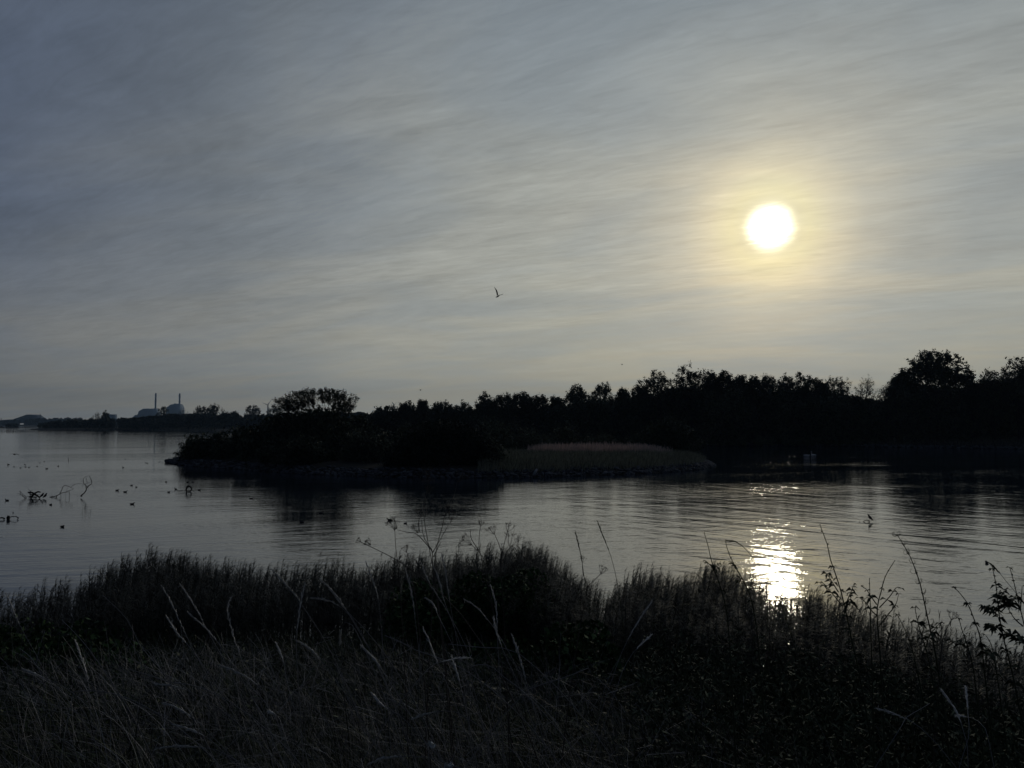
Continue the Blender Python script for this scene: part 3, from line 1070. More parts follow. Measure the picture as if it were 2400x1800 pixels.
mb = MB()
b, d = near_pts(40000, -26, 10, 8, 25, -.35, 3.6)
ratio = b[:, 0] / b[:, 1]
px = 1200 + ratio * F
keep = (rng.random(len(b)) < np.interp(px, [0, 200, 262, 1250, 1330, 1480, 1900, 2050, 2200], [.9, .9, 1, 1, .9, 1, 1, 1, 1])) & (rng.random(len(b)) < .85)
b, d, px = b[keep], d[keep], px[keep]
b[:, 2] = np.maximum(b[:, 2], -.05)
lump = 1 + .06 * wob(b[:, 0] * 1.7, b[:, 1], 1.1)
hs = np.interp(px, [0, 200, 262, 500, 900, 1250, 1330, 1400, 1470, 1650, 2000, 2300], [.90, .92, 1.02, .98, .95, 1.04, .90, .78, .96, .98, .95, .93]) * lump * rng.uniform(.72, 1.12, len(b))
hs *= np.interp(d, [-.4, 1.2, 3.4], [1, 1, .62])
TP = [reed_template(s, 1.85) for s in range(10)]
which = rng.integers(0, 10, len(b))
for i in range(10):
    k = which == i
    stamp(mb, *TP[i], b[k], rng.normal(0, .5, k.sum()), hs[k])
tag(mb.build('reeds', M['reed']), 'dense bed of reeds along the near waterline', kind='stuff')
print('reeds', len(b))

# herbs and green blades under everything
mb = MB()
b, d = near_pts(260000, -17, 10, .9, 21, .5)
dist = np.hypot(b[:, 0], b[:, 1])
keep = rng.random(len(b)) < np.clip(3.0 / dist, .18, 1)
b, dist, d = b[keep], dist[keep], d[keep]
hh = rng.uniform(.22, .75, len(b)) * (1 + .25 * wob(b[:, 0], b[:, 1], 1.3))
keep = b[:, 2] + hh < EYE - .62
b, dist, d, hh = b[keep], dist[keep], d[keep], np.maximum(hh[keep], .15)
blades(mb, b, hh, rng.normal(size=(len(b), 2)) * .55 + [-.22, 0], np.clip(.0010 * dist, .0038, .013) * rng.uniform(.6, 1.6, len(b)), 4, 1.6, .45)
# small leaves of the herbs between the blades
b, d = near_pts(110000, -17, 10, 1.6, 21, .4)
keep = rng.random(len(b)) < np.interp(b[:, 0] / b[:, 1], [-.7, 0, .25, .7], [.12, .2, .5, .6])
b = b[keep]
dist = np.hypot(b[:, 0], b[:, 1])
b[:, 2] += rng.random(len(b)) ** .8 * .55
b = b[b[:, 2] < EYE - .75]
dist = np.hypot(b[:, 0], b[:, 1])
leaves(mb, b, np.clip(.0030 * dist, .009, .028), 2.8, .3)
tag(mb.build('grass', M['grass']), 'dark green grass and low herbs covering the bank', kind='stuff')

# tangled dry straw, leaning to the left
mb = MB()
b, d = near_pts(70000, -15, 8, 1.3, 12.5, 1.2)
ratio = b[:, 0] / b[:, 1]
dist = np.hypot(b[:, 0], b[:, 1])
keep = rng.random(len(b)) < np.interp(ratio, [-.7, -.2, .1, .3, .7], [.42, .38, .25, .20, .18]) * np.clip(4 / dist, .3, 1) * np.clip(.75 + .9 * wob(b[:, 0] * 1.3, b[:, 1], .9), .05, 1.3)
b, dist, ratio = b[keep], dist[keep], ratio[keep]
n = len(b)
h = rng.uniform(.45, 1.0, n)
a = rng.normal(2.75, .8, n)
L = rng.uniform(.25, 1.6, n)
h *= 1 - .25 * L / 1.6
keep = b[:, 2] + h < EYE - .60
b, dist, h, a, L = b[keep], dist[keep], h[keep], a[keep], L[keep]
n = len(b)
tip = b + np.stack([np.cos(a) * L * h, np.sin(a) * L * h * .7, h * (1 - .25 * L)], 1)
mid = (b + tip) / 2 + np.stack([rng.normal(0, .02, n), rng.normal(0, .02, n), .08 * L * h], 1)
r = np.clip(.00030 * dist, .0009, .0024)
sticks(mb, b, mid, r * 1.2, r)
sticks(mb, mid, tip, r, r * .5)
# long fine arching stems
b, d = near_pts(16000, -11, 8, 1.9, 11, 1.2)
b = b[rng.random(len(b)) < np.interp(b[:, 0] / b[:, 1], [-.7, -.1, .3, .7], [.38, .28, .20, .22])]
hh = rng.uniform(.55, 1.15, len(b))
k = b[:, 2] + hh * .8 < EYE - .55
b, hh = b[k], hh[k]
blades(mb, b, hh, np.stack([rng.normal(-.45, .70, len(b)), rng.normal(0, .35, len(b))], 1), np.clip(.0007 * np.hypot(b[:, 0], b[:, 1]), .0022, .005), 7, 1.9, .42, .6)
# broken stems lying across the tangle
b, d = near_pts(9000, -12, 7, 1.5, 14, 1.5)
b = b[rng.random(len(b)) < .35]
n = len(b)
b[:, 2] += rng.uniform(.12, .5, n)
a = rng.uniform(0, 6.3, n)
L = rng.uniform(.15, .45, n)
e = b + np.stack([np.cos(a) * L, np.sin(a) * L * .6, rng.normal(0, .09, n)], 1)
ok = (b[:, 2] < EYE - .9) & (e[:, 2] < EYE - .9)
r = np.clip(.0004 * np.hypot(b[:, 0], b[:, 1]), .001, .003)
sticks(mb, b[ok], e[ok], r[ok], r[ok] * .7)
tag(mb.build('straw', M['straw']), 'tangle of dry straw stems bent to the left across the bank', kind='stuff')

# broad fresh blades near the lens
for (px, py, D, n, nm) in [(545, 1790, 2.9, 130, 'tuft of broad fresh green blades at the bottom left of the centre'),
                           (380, 1830, 2.6, 60, 'smaller tuft of arching green blades at the bottom edge, left of the broad tuft'),
                           (1905, 1560, 5.2, 40, 'upright tuft of broad blades between the weeds near the water')]:
    p = P(px, py, D)
    z = gz(p[0], p[1])
    m_ = MB()
    b = np.stack([rng.normal(0, .07, n), rng.normal(0, .07, n), np.zeros(n)], 1)
    blades(m_, b, rng.uniform(.35, .8, n) * (1.3 if px > 1500 else 1), rng.normal(size=(n, 2)) * .35 + [-.15, 0], rng.uniform(.006, .013, n), 6, 1.9, .55)
    o = m_.build('grass_tuft', M['grass'])
    o.location = (p[0], p[1], z)
    tag(o, nm, 'grass tuft', 'broad green tufts on the bank')


# bramble mound in front of the reeds
def leafy_mound(px0, px1, ytop, D, label, n, group=None):
    c = P((px0 + px1) / 2, ytop, D)
    zb = gz(c[0], D)
    Wd = (px1 - px0) / F * D
    L = []
    for i in range(14):
        a = random.uniform(-.9, .9)
        top = zb + (c[2] - zb) * random.uniform(.6, 1) * (1 - .35 * a * a)
        r = random.uniform(.25, .5)
        L.append((c[0] + a * Wd / 2, D + random.uniform(-.7, .7), top - r, r * 1.4, r * 1.2, r))
        L.append((c[0] + a * Wd / 2, D + random.uniform(-.7, .7), max(zb, top - 2.2 * r), r * 1.4, r * 1.2, r))
    pts = in_lobes(np.array(L), n, .9)
    root = empty('bramble', (c[0], D, zb), label, 'bramble', group)
    ml, mt = MB(), MB()
    off = np.array([c[0], D, zb])
    leaves(ml, pts - off, .075, 1.3, .4)
    k = rng.choice(len(pts), 70)
    e = pts[k] - off
    b0 = rng.normal(size=(70, 3)) * [.06, .06, 0]
    mid = b0 + (e - b0) * .5 + [0, 0, .25]
    sticks(mt, b0, mid, .008, .006)
    sticks(mt, mid, e, .006, .004)
    ml.build('foliage', M['bramble'], root)
    mt.build('stem', M['weed'], root)


leafy_mound(1050, 1330, 1322, 17.5, 'green leafed bramble mound growing through the reeds in the centre', 11000)
leafy_mound(930, 1060, 1345, 16.5, 'smaller bramble left of the central green mound, at the edge of the reeds', 3500)
leafy_mound(0, 160, 1425, 14.5, 'bramble and herbs at the left edge below the thin reeds', 4500)
leafy_mound(1150, 1440, 1440, 11.5, 'dark leafy bramble on the slope below the central green mound', 6000)
leafy_mound(50, 330, 1445, 11.5, 'low green bramble patch on the slope at the left', 4500)


# ---- single plants standing out of the grass
def path3(pp, D, lean=0.0, extend=True):
    """pixel path from tip down to the last visible point, carried on to the ground"""
    n = len(pp)
    pts = [P(x, y, D + lean * (1 - i / max(1, n - 1))) for i, (x, y) in enumerate(pp)]
    if extend:
        a, b = pts[-2], pts[-1]
        d = b - a
        d /= np.linalg.norm(d)
        d[1] *= .3
        x, y, z = b
        for _ in range(60):
            g = gz(x, y)
            if z <= g:
                break
            st = min(.12, z - g + .01)
            d = d * .9 + np.array([d[0] * .05, 0, -1.0]) * .1
            x, y, z = x + d[0] * st, y + d[1] * st, z + d[2] * st - .02
            pts.append(np.array([x, y, z]))
    return np.array(pts[::-1])          # from the ground up


def smooth(pts, n=18):
    "Catmull-Rom through the points"
    pts = np.asarray(pts)
    if len(pts) < 3:
        return np.array([pts[0] + (pts[-1] - pts[0]) * t for t in np.linspace(0, 1, n)])
    e = np.concatenate([[2 * pts[0] - pts[1]], pts, [2 * pts[-1] - pts[-2]]])
    out = []
    m = len(pts) - 1
    for t in np.linspace(0, m - 1e-6, n):
        i = int(t)
        f = t - i
        p0, p1, p2, p3 = e[i:i + 4]
        out.append(.5 * (2 * p1 + (p2 - p0) * f + (2 * p0 - 5 * p1 + 4 * p2 - p3) * f * f + (3 * p1 - p0 - 3 * p2 + p3) * f ** 3))
    return np.array(out)


def at_len(pts, s):
    seg = np.linalg.norm(np.diff(pts, axis=0), axis=1)
    c = np.concatenate([[0], np.cumsum(seg)])
    return np.array([np.interp(np.asarray(s) * c[-1], c, pts[:, j]) for j in range(3)]).T, c[-1]


def seed_grass(pp, D, head_px, label, lean=.15, group='grass stems with pale seed heads', dark=False, fat=1.0):
    pts = smooth(path3(pp, D, lean), 22)
    base = pts[0].copy()
    root = empty('grass_stalk', base, label, 'grass stem', group)
    ms, mh = MB(), MB()
    rr = np.linspace(.0022, .0010, len(pts)) * (D / 3.2) ** .5
    tube(ms, pts - base, rr, 4)
    hl = head_px / F * D
    _, tot = at_len(pts, 0)
    k = int(64 * fat)
    s = 1 - np.linspace(0, hl / tot, k) * (1 + rng.normal(0, .01, k))
    c, _ = at_len(pts, np.clip(s, 0, 1))
    c2, _ = at_len(pts, np.clip(s + .01, 0, 1))
    t = c2 - c
    t /= np.linalg.norm(t, axis=1, keepdims=True) + 1e-9
    t[np.isnan(t)] = 0
    side = rng.normal(size=(k, 3)) * .13
    dvec = t + side
    dvec /= np.linalg.norm(dvec, axis=1, keepdims=True)
    prof = np.sin(np.clip(np.linspace(.08, .97, k), 0, 1) * math.pi) ** .6
    ln = .017 * (D / 3.2) ** .4 * fat * (0.5 + prof)
    p1 = c + dvec * ln[:, None]
    mid = (c + p1) / 2
    sticks(mh, c - base, mid - base, .0006, .0014 * prof + .0005)
    sticks(mh, mid - base, p1 - base, .0014 * prof + .0005, .0003)
    ms.build('stem', M['weed'] if dark else M['straw'], root)
    mh.build('seed_head', M['weed'] if dark else M['seed'], root)


def z6(*pts):                       # points read off the left part of the photograph
    return [(x * .36166, 1250 + y * .36166) for x, y in pts]


def z7(*pts):
    return [(750 + x * .36166, 1200 + y * .36166) for x, y in pts]


def z8(*pts):
    return [(1600 + x * .36166, 1200 + y * .36166) for x, y in pts]


SG = [
    (z6((1050, 345), (1110, 450), (1165, 570), (1240, 730), (1330, 900)), 3.4, 150, 'straight pale seed head, left one of the pair pointing at the low reeds'),
    (z6((1170, 335), (1235, 430), (1300, 540), (1335, 615), (1440, 800)), 3.5, 115, 'pale seed head, right one of the pair pointing at the low reeds'),
    (z6((1220, 515), (1330, 610), (1390, 680), (1440, 745), (1540, 900)), 3.2, 120, 'pale seed head crossing just below the pair, leaning left'),
    (z6((1080, 540), (1130, 625), (1185, 690), (1240, 750), (1360, 920)), 3.0, 105, 'greyish bushy seed head below the left one of the pair', ),
    (z6((1500, 415), (1472, 480), (1500, 620), (1530, 720), (1570, 840), (1640, 1050)), 3.3, 160, 'pale seed head with a hooked tip, standing right of the pair'),
    (z6((1760, 235), (1850, 330), (1930, 420), (1985, 510), (2080, 650), (2200, 880)), 3.6, 120, 'tall seed head leaning left above the reeds, left of the centre'),
    (z6((2080, 300), (2140, 360), (2210, 440), (2280, 560), (2400, 760)), 3.5, 110, 'tall seed head leaning left, second above the reeds left of the centre'),
    (z6((2020, 420), (2110, 430), (2200, 470), (2290, 560), (2380, 720)), 3.4, 90, 'nearly level seed head crossing two leaning ones left of the centre'),
    (z6((1975, 330), (1950, 440), (1930, 580), (1920, 690), (1925, 860)), 3.5, 120, 'thin upright seed head crossing the tall leaning one'),
    (z6((490, 700), (525, 800), (560, 900), (575, 1000), (590, 1200)), 2.9, 120, 'long narrow seed head standing alone on the left'),
    (z6((1430, 855), (1530, 895), (1620, 945), (1700, 1015), (1830, 1150)), 2.8, 130, 'thick pale seed head bowed towards the left, below the group of stems'),
    (z6((1790, 715), (1825, 790), (1845, 870), (1860, 960), (1900, 1120)), 3.1, 60, 'short thin seed head right of the bowed one'),
    (z6((1930, 700), (2000, 740), (2060, 800), (2120, 880), (2230, 1030)), 3.2, 90, 'seed head leaning left over the dark slope, lower left of the centre'),
    (z6((1060, 1100), (1150, 1130), (1240, 1190), (1310, 1250), (1420, 1360)), 2.4, 110, 'pale seed head low on the left, leaning over the green tuft'),
    (z6((1130, 1240), (1230, 1270), (1320, 1310), (1390, 1360), (1480, 1450)), 2.3, 115, 'rough seed head just under the one leaning over the green tuft'),
    (z6((1020, 1395), (1150, 1380), (1290, 1385), (1420, 1410), (1560, 1490)), 2.2, 170, 'long seed head lying almost level near the bottom edge'),
    (z6((1000, 975), (1130, 990), (1240, 1030), (1330, 1075), (1480, 1180)), 2.6, 100, 'bowed grey seed head in the dark middle of the left slope'),
    (z6((40, 390), (70, 460), (105, 540), (140, 620), (230, 780)), 4.6, 95, 'blurred pale seed head at the far left below the thin reeds'),
    (z6((150, 880), (250, 920), (340, 970), (430, 1070), (560, 1260)), 2.8, 80, 'thin seed head bent far over at the left'),
    (z6((1740, 1155), (1790, 1175), (1820, 1220), (1850, 1330)), 2.4, 40, 'small drooping seed head in the lower left middle'),
    (z7((10, 445), (75, 505), (130, 590), (190, 660), (310, 780)), 3.6, 100, 'seed head leaning left, lowest of the row at the left of the centre'),
    (z7((300, 330), (345, 450), (370, 530), (385, 620), (400, 800)), 3.9, 100, 'seed head standing before the reeds, left of the bare umbel plant'),
    (z7((555, 375), (585, 480), (605, 600), (620, 720), (640, 900)), 3.8, 120, 'upright seed head directly below the bare umbel plant'),
    (z7((660, 340), (700, 440), (760, 540), (830, 650), (930, 840)), 3.7, 120, 'seed head leaning left from below the bare umbel plant'),
    (z7((725, 330), (770, 430), (800, 560), (835, 660), (900, 830)), 3.9, 100, 'seed head rising beside the stem of the bare umbel plant'),
    (z7((790, 280), (815, 400), (832, 520), (850, 640), (880, 800)), 4.0, 110, 'slim seed head right of the bare umbel plant'),
    (z7((690, 560), (740, 600), (760, 660), (785, 710), (830, 800)), 3.3, 60, 'short crooked seed head below the centre reeds'),
    (z7((940, 570), (1010, 610), (1070, 680), (1120, 740), (1220, 900)), 3.4, 85, 'seed head leaning left in front of the bramble mound'),
    (z7((1105, 480), (1135, 570), (1145, 680), (1150, 830), (1160, 1000)), 3.6, 110, 'upright seed head in front of the bramble mound'),
    (z7((1125, 690), (1140, 770), (1170, 850), (1200, 930), (1270, 1080)), 3.2, 80, 'seed head below the bramble mound, leaning left'),
    (z7((1245, 800), (1290, 930), (1320, 1040), (1360, 1190), (1420, 1380)), 2.9, 110, 'thin seed head alone on the dark slope right of the centre'),
    (z7((670, 760), (710, 840), (740, 930), (780, 1020), (850, 1180)), 2.9, 100, 'seed head in the dark middle of the slope, crossed by a level one'),
    (z7((970, 945), (890, 950), (810, 965), (740, 985), (660, 1060)), 2.8, 85, 'level seed head lying across others in the dark middle of the slope'),
    (z7((130, 850), (135, 770), (160, 715), (215, 740), (260, 830), (330, 980)), 3.0, 50, 'seed head bent over into a hook at the left of the centre'),
    (z7((270, 870), (340, 940), (400, 1020), (450, 1100), (540, 1240)), 2.8, 90, 'seed head in a long line with a thin stem, left of the dark middle'),
    (z7((855, 945), (880, 1020), (905, 1100), (920, 1160), (950, 1300)), 2.7, 70, 'thin seed head pointing up from the dark middle'),
    (z7((2150, 580), (2080, 680), (2020, 780), (1960, 900), (1900, 1060)), 3.3, 120, 'pale fuzzy seed head leaning to the right, right of the centre'),
    (z7((2145, 800), (2090, 850), (2030, 910), (1970, 1010), (1930, 1120)), 3.2, 60, 'small seed head leaning right under the fuzzy one'),
    (z7((340, 1180), (400, 1250), (460, 1290), (520, 1320), (600, 1400)), 2.3, 70, 'broken seed head near the bottom left of the centre'),
    (z7((320, 1630), (420, 1590), (540, 1585), (660, 1585), (800, 1620)), 2.0, 120, 'level seed head close to the bottom edge'),
    (z7((600, 1340), (680, 1310), (760, 1295), (860, 1290), (960, 1340)), 2.4, 90, 'level thin seed head low in the middle of the slope'),
    (z8((1265, 1275), (1340, 1295), (1410, 1325), (1480, 1355), (1600, 1450)), 2.4, 85, 'bright seed head low on the right slope, pointing left'),
    (z8((1680, 1160), (1740, 1240), (1790, 1330), (1820, 1420), (1850, 1560)), 2.2, 90, 'blurred seed head low on the right, leaning left'),
    (z8((1835, 1140), (1845, 1240), (1850, 1330), (1855, 1450)), 2.2, 70, 'blurred upright seed head low on the right'),
    (z8((1780, 1320), (1850, 1330), (1900, 1345), (1960, 1400)), 2.3, 40, 'tiny seed head near the blurred pair low on the right'),
]
for a in SG:
    seed_grass(a[0], a[1], a[2], a[3])
# dark heads standing against the water
DG = [
    (z8((290, 185), (350, 192), (400, 232), (450, 290), (510, 370), (575, 462), (640, 600)), 4.2, 50, 'dark arching grass head drooping to the left before the sun glitter'),
    (z8((665, 437), (620, 408), (570, 380), (545, 395), (540, 450), (550, 600)), 4.4, 28, 'small dark grass head pointing right inside the sun glitter'),
    (z7((1657, 135), (1675, 210), (1695, 300), (1712, 420), (1735, 560)), 4.2, 60, 'thin straight grass stem against the water, left of two right of the centre'),
    (z7((1800, 65), (1840, 170), (1880, 270), (1910, 380), (1930, 480), (1950, 600)), 4.2, 75, 'thin straight grass stem against the water, right of two right of the centre'),
    (z8((2000, 340), (2060, 400), (2120, 480), (2190, 560), (2260, 700)), 3.2, 30, 'thin bent stem at the right edge, above the weeds'),
]
for a in DG:
    seed_grass(a[0], a[1], a[2], a[3], group='dark grass stems against the water', dark=True, fat=.9)
# bent bare stems
BS = [
    (z6((665, 400), (740, 470), (790, 520), (850, 600), (890, 700), (960, 790), (1040, 880)), 3.4, 'long bare stem zigzagging through the left slope'),
    (z6((400, 560), (480, 640), (560, 730), (640, 840)), 3.2, 'bare stem leaning left on the left slope'),
    (z7((830, 855), (960, 870), (1080, 880), (1230, 888), (1330, 950)), 3.0, 'bare stem lying nearly level across the centre of the slope'),
    (z7((420, 800), (530, 845), (640, 905), (760, 940), (900, 1000)), 3.0, 'bare curved stem left of the level one'),
    (z7((980, 1005), (1030, 990), (1100, 995), (1180, 1060), (1300, 1150)), 2.8, 'bare stem curving over in the middle of the slope'),
    (z6((830, 880), (1000, 930), (1120, 970), (1260, 985), (1400, 1040)), 2.8, 'bare stem bent over left, in the straw'),
    (z6((480, 1025), (620, 1020), (760, 1045), (900, 1100)), 2.6, 'level bare stem low in the straw at the left'),
    (z7((1740, 1010), (1620, 1060), (1500, 1100), (1370, 1140), (1290, 1210)), 3.0, 'bare stem leaning right across the dark slope'),
    (z8((1600, 1240), (1520, 1290), (1450, 1330), (1400, 1420)), 2.6, 'bare stem leaning right at the lower right'),
]
for pp, D, lab in BS:
    pts = smooth(path3(pp, D, .1), 20)
    m_ = MB()
    tube(m_, pts - pts[0], np.linspace(.0026, .0014, 20), 4)
    o = m_.build('dry_stalk', M['straw'])
    o.location = tuple(pts[0])
    tag(o, lab, 'stem', 'bare bent stems in the straw')


# dry umbel plants
def umbel(mb, c, axis, r, n=12):
    axis = axis / np.linalg.norm(axis)
    h = np.cross(axis, [0, 1, 0.1])
    h /= np.linalg.norm(h)
    g = np.cross(axis, h)
    a = rng.uniform(0, 6.3, n)
    s = np.sqrt(rng.random(n)) * .75
    tip = c + (axis[None] * (1.0 - .25 * s[:, None]) + h[None] * (np.cos(a) * s)[:, None] + g[None] * (np.sin(a) * s)[:, None]) * r
    mid = c + (tip - c) * .55 + (h[None] * (np.cos(a) * s)[:, None] + g[None] * (np.sin(a) * s)[:, None]) * r * .12
    sticks(mb, np.repeat(c[None], n, 0), mid, .0008, .0006)
    sticks(mb, mid, tip, .0006, .0005)
    k = 6
    t2 = np.repeat(tip, k, 0)
    e = t2 + (rng.normal(size=t2.shape) * .5 + axis * .6) * r * .22
    sticks(mb, t2, e, .0004, .0008)


def umbel_plant(branches, heads, D, label):
    main = smooth(path3(branches[0], D, 0), 24)
    base = main[0].copy()
    root = empty('umbel_plant', base, label, 'umbel plant', 'dry umbel plants')
    ms = MB()
    tube(ms, main - base, np.linspace(.0042, .0016, 24), 5)
    for b in branches[1:]:
        p = smooth(path3(b, D, 0, extend=False), 12)
        tube(ms, p - base, np.linspace(.0024, .0012, 12), 4)
    ms.build('stem', M['umbel'], root)
    for (x, y, r, dx, dy) in heads:
        mh = MB()
        c = P(x, y, D)
        umbel(mh, c - base, np.array([dx, -.15, dy], float), r / F * D)
        mh.build('umbel', M['umbel'], root)


# branches run from the tip down, first is the main stem
umbel_plant([z7((660, 60), (668, 150), (700, 210), (728, 250), (730, 320), (740, 450), (770, 650)),
             z7((500, 115), (560, 130), (620, 140), (670, 185), (728, 255)),
             z7((832, 85), (790, 160), (755, 220), (730, 262)),
             z7((785, 190), (760, 240), (735, 290)),
             z7((655, 25), (640, 60), (645, 130))],
            [(1004, 1107 + 45, 26, 0, 1), (z7((500, 110))[0][0], z7((500, 110))[0][1], 26, -.6, .9), (1056, 1165 + 60, 24, .3, 1), (990, 1212, 20, -.2, 1), (980, 1250, 20, -.5, 1)], 3.9,
            'tall dry umbel plant with forked bare arms, highest in the centre')
umbel_plant([[(1005, 1122), (1001, 1150), (993, 1190), (996, 1230), (1005, 1280), (1015, 1330)]], [(1005, 1158, 16, .1, 1), (1003, 1122, 24, .15, 1)], 4.3, 'slim dry umbel plant reaching up to the dome bush reflection')
umbel_plant([[(1072, 1128), (1062, 1170), (1046, 1200), (1035, 1240), (1022, 1290), (1018, 1340)]], [(1073, 1130, 22, .5, 1), (1050, 1195, 10, -.3, 1)], 4.3, 'slim dry umbel plant leaning right beside the highest one')
umbel_plant([z7((1040, 90), (1030, 180), (1035, 250), (1060, 350), (1100, 520)), z7((975, 110), (980, 170), (1030, 250)), z7((985, 215), (1010, 240), (1036, 262))],
            [(*z7((1040, 95))[0], 12, .1, 1), (*z7((985, 215))[0], 26, -.9, .6)], 4.1, 'dry umbel plant with a flat left hand head, right of the highest one')
umbel_plant([z7((1215, 130), (1195, 200), (1180, 270), (1170, 340), (1180, 480)), z7((1130, 140), (1160, 210), (1180, 280)), z7((1230, 230), (1205, 270), (1185, 320))],
            [(*z7((1215, 130))[0], 20, .3, 1), (*z7((1130, 145))[0], 18, -.5, 1), (*z7((1232, 232))[0], 30, .3, 1)], 4.1, 'dry umbel plant with three spread heads, rightmost above the bramble mound')
umbel_plant([z7((265, 195), (370, 245), (470, 295), (560, 350), (680, 440), (860, 600))], [(*z7((330, 215))[0], 14, -1, .7), (*z7((265, 195))[0], 10, -1, .6)], 3.7, 'long dry stem leaning far left over the water')
umbel_plant([z7((485, 120), (490, 220), (500, 300), (510, 400))], [(*z7((485, 122))[0], 22, 0, 1)], 4.4, 'small upright dry umbel plant left of the highest one')
umbel_plant([z7((560, 250), (575, 300), (590, 380), (610, 500))], [(*z7((560, 262))[0], 14, -.2, 1)], 4.2, 'short dry umbel plant at the edge of the reeds')
umbel_plant([z7((1820, 400), (1780, 440), (1740, 480), (1720, 560)), z7((1700, 330), (1705, 400), (1738, 490))], [(*z7((1820, 405))[0], 18, .5, 1), (*z7((1700, 330))[0], 14, 0, 1)], 4.4, 'dry umbel plant in the dip of the reeds right of the centre')
umbel_plant([z8((1740, 700), (1700, 780), (1680, 860), (1670, 950)), z8((1640, 720), (1650, 790), (1680, 870))], [(*z8((1740, 700))[0], 18, .3, 1)], 3.6, 'dry umbel plant among the weeds at the lower right')


# tall leafy weeds at the right
def weed(main, sides, D, label, whorls=9, size=.028, top=.0, dense=1.0, curl=False, start=.45):
    pts = smooth(path3(main, D, .0), 30)
    base = pts[0].copy()
    root = empty('tall_weed', base, label, 'weed', 'tall weeds on the right')
    ms, ml = MB(), MB()
    tube(ms, pts - base, np.linspace(.0065, .0014, 30) * (D / 3.3) ** .5, 5)
    seg = np.linalg.norm(np.diff(pts, axis=0), axis=1).sum()
    lines = [(pts, start, 1 - top, whorls)]
    for sx in sides:
        p = smooth(path3(sx, D, 0, extend=False), 12)
        tube(ms, p - base, np.linspace(.0030, .0012, 12), 4)
        lines.append((p, .35, 1.0, max(3, whorls // 3)))
    for (p, s0, s1, nw) in lines:
        for s in np.linspace(s0, s1, nw):
            c, _ = at_len(p, [s])
            c = c[0] - base
            k = int(rng.integers(3, 6) * dense)
            sz = .74 * size * (1.15 - .55 * s) * rng.uniform(.7, 1.3)
            for _ in range(k):
                a = rng.uniform(0, 6.3)
                o = np.array([math.cos(a), math.sin(a), rng.uniform(-.1, .9)])
                if curl:            # dried leaves rolled into little hoops
                    rad = sz * .38
                    ax = np.linspace(0, rng.uniform(3.4, 5.6), 9)
                    u = o / np.linalg.norm(o)
                    hp = np.stack([c + u * rad * (1 - math.cos(t)) + np.array([0, 0, -1.0]) * rad * math.sin(t) for t in ax])
                    tube(ml, hp, np.linspace(.0013, .0006, 9), 3, rnd=rng.random())
                    continue
                tip = c + o * sz * np.array([1, 1, .4]) + [0, 0, -sz * rng.uniform(.1, .9)]
                mid = c + (tip - c) * .5 + [0, 0, sz * .28]
                wv = np.cross(tip - c, rng.normal(size=3))
                wv = wv / (np.linalg.norm(wv) + 1e-9) * sz * .17
                v = [c - wv * .15, c + wv * .15, mid + wv, mid - wv, tip + wv * .15, tip - wv * .15]
                ml.add(v, [(0, 1, 2, 3), (3, 2, 4, 5)], np.full(6, rng.random()))
    # bare leading tip buds
    c, _ = at_len(pts, np.linspace(.86, 1, 10))
    leaves(ml, c - base + rng.normal(size=c.shape) * .002, .008)
    ms.build('stem', M['weed'], root)
    ml.build('leaves', M['weed'], root)


weed(z8((140, 137), (165, 220), (185, 310), (210, 390), (250, 500), (285, 640), (300, 800), (312, 980)), [z8((150, 318), (180, 345), (200, 375)), z8((235, 335), (222, 370), (212, 400))], 4.2,
     'tall leafy weed with a bare whip tip, left of the sun glitter', 9, .05, top=.16, start=.5)
weed(z8((278, 190), (300, 270), (345, 360), (390, 440), (440, 550), (475, 720), (495, 920)), [z8((365, 455), (380, 430), (385, 425)), z8((310, 320), (330, 345), (345, 370))], 4.1,
     'leafy weed bending over the left side of the sun glitter', 12, .042, top=.14, start=.5)
weed(z8((890, 85), (915, 150), (940, 220), (955, 300), (990, 400), (1030, 530), (1065, 680), (1100, 850), (1135, 1000)),
     [z8((885, 455), (930, 490), (980, 540), (1035, 610)), z8((935, 400), (960, 440), (1010, 520)), z8((1110, 465), (1090, 520), (1060, 590)), z8((1105, 580), (1085, 590), (1055, 620))], 3.7,
     'tallest weed with paired drooping leaves, right of the sun glitter', 17, .052, top=.10, start=.42)
weed(z8((1375, 315), (1330, 385), (1305, 440), (1285, 520), (1262, 610), (1262, 720), (1275, 860), (1285, 1040)),
     [z8((1415, 495), (1385, 490), (1340, 550), (1275, 620)), z8((1400, 530), (1380, 600), (1320, 680), (1270, 745)), z8((1155, 480), (1190, 500), (1215, 540), (1258, 600)), z8((1145, 555), (1190, 590), (1225, 640), (1258, 670))], 3.7,
     'weed with wide forked arms and a hooked tip', 8, .046, top=.08)
weed(z8((1210, 430), (1212, 500), (1216, 600), (1218, 720), (1222, 860)), [], 3.9, 'thin upright weed close left of the forked one', 5, .03, top=.05)
weed(z8((1388, 145), (1430, 210), (1475, 290), (1510, 380), (1540, 470), (1565, 580), (1590, 700), (1625, 850), (1650, 990)), [], 3.5,
     'tall leaning stalk hung with curled dry leaves like little hoops', 26, .055, dense=1.6, curl=True, start=.42)
weed(z8((1505, 620), (1520, 700), (1545, 790), (1580, 900), (1610, 1040)), [z8((1665, 720), (1640, 750), (1600, 800), (1575, 880))], 3.5,
     'short leafy weed standing in front of the stalk with curled leaves', 14, .06, dense=1.8)
weed(z8((1760, 490), (1800, 530), (1850, 600), (1890, 700), (1925, 800), (1940, 900), (1958, 1060), (1975, 1200)), [], 3.3,
     'weed with dark round leaf clusters in a string, like beads', 13, .036, dense=4.2, start=.40)
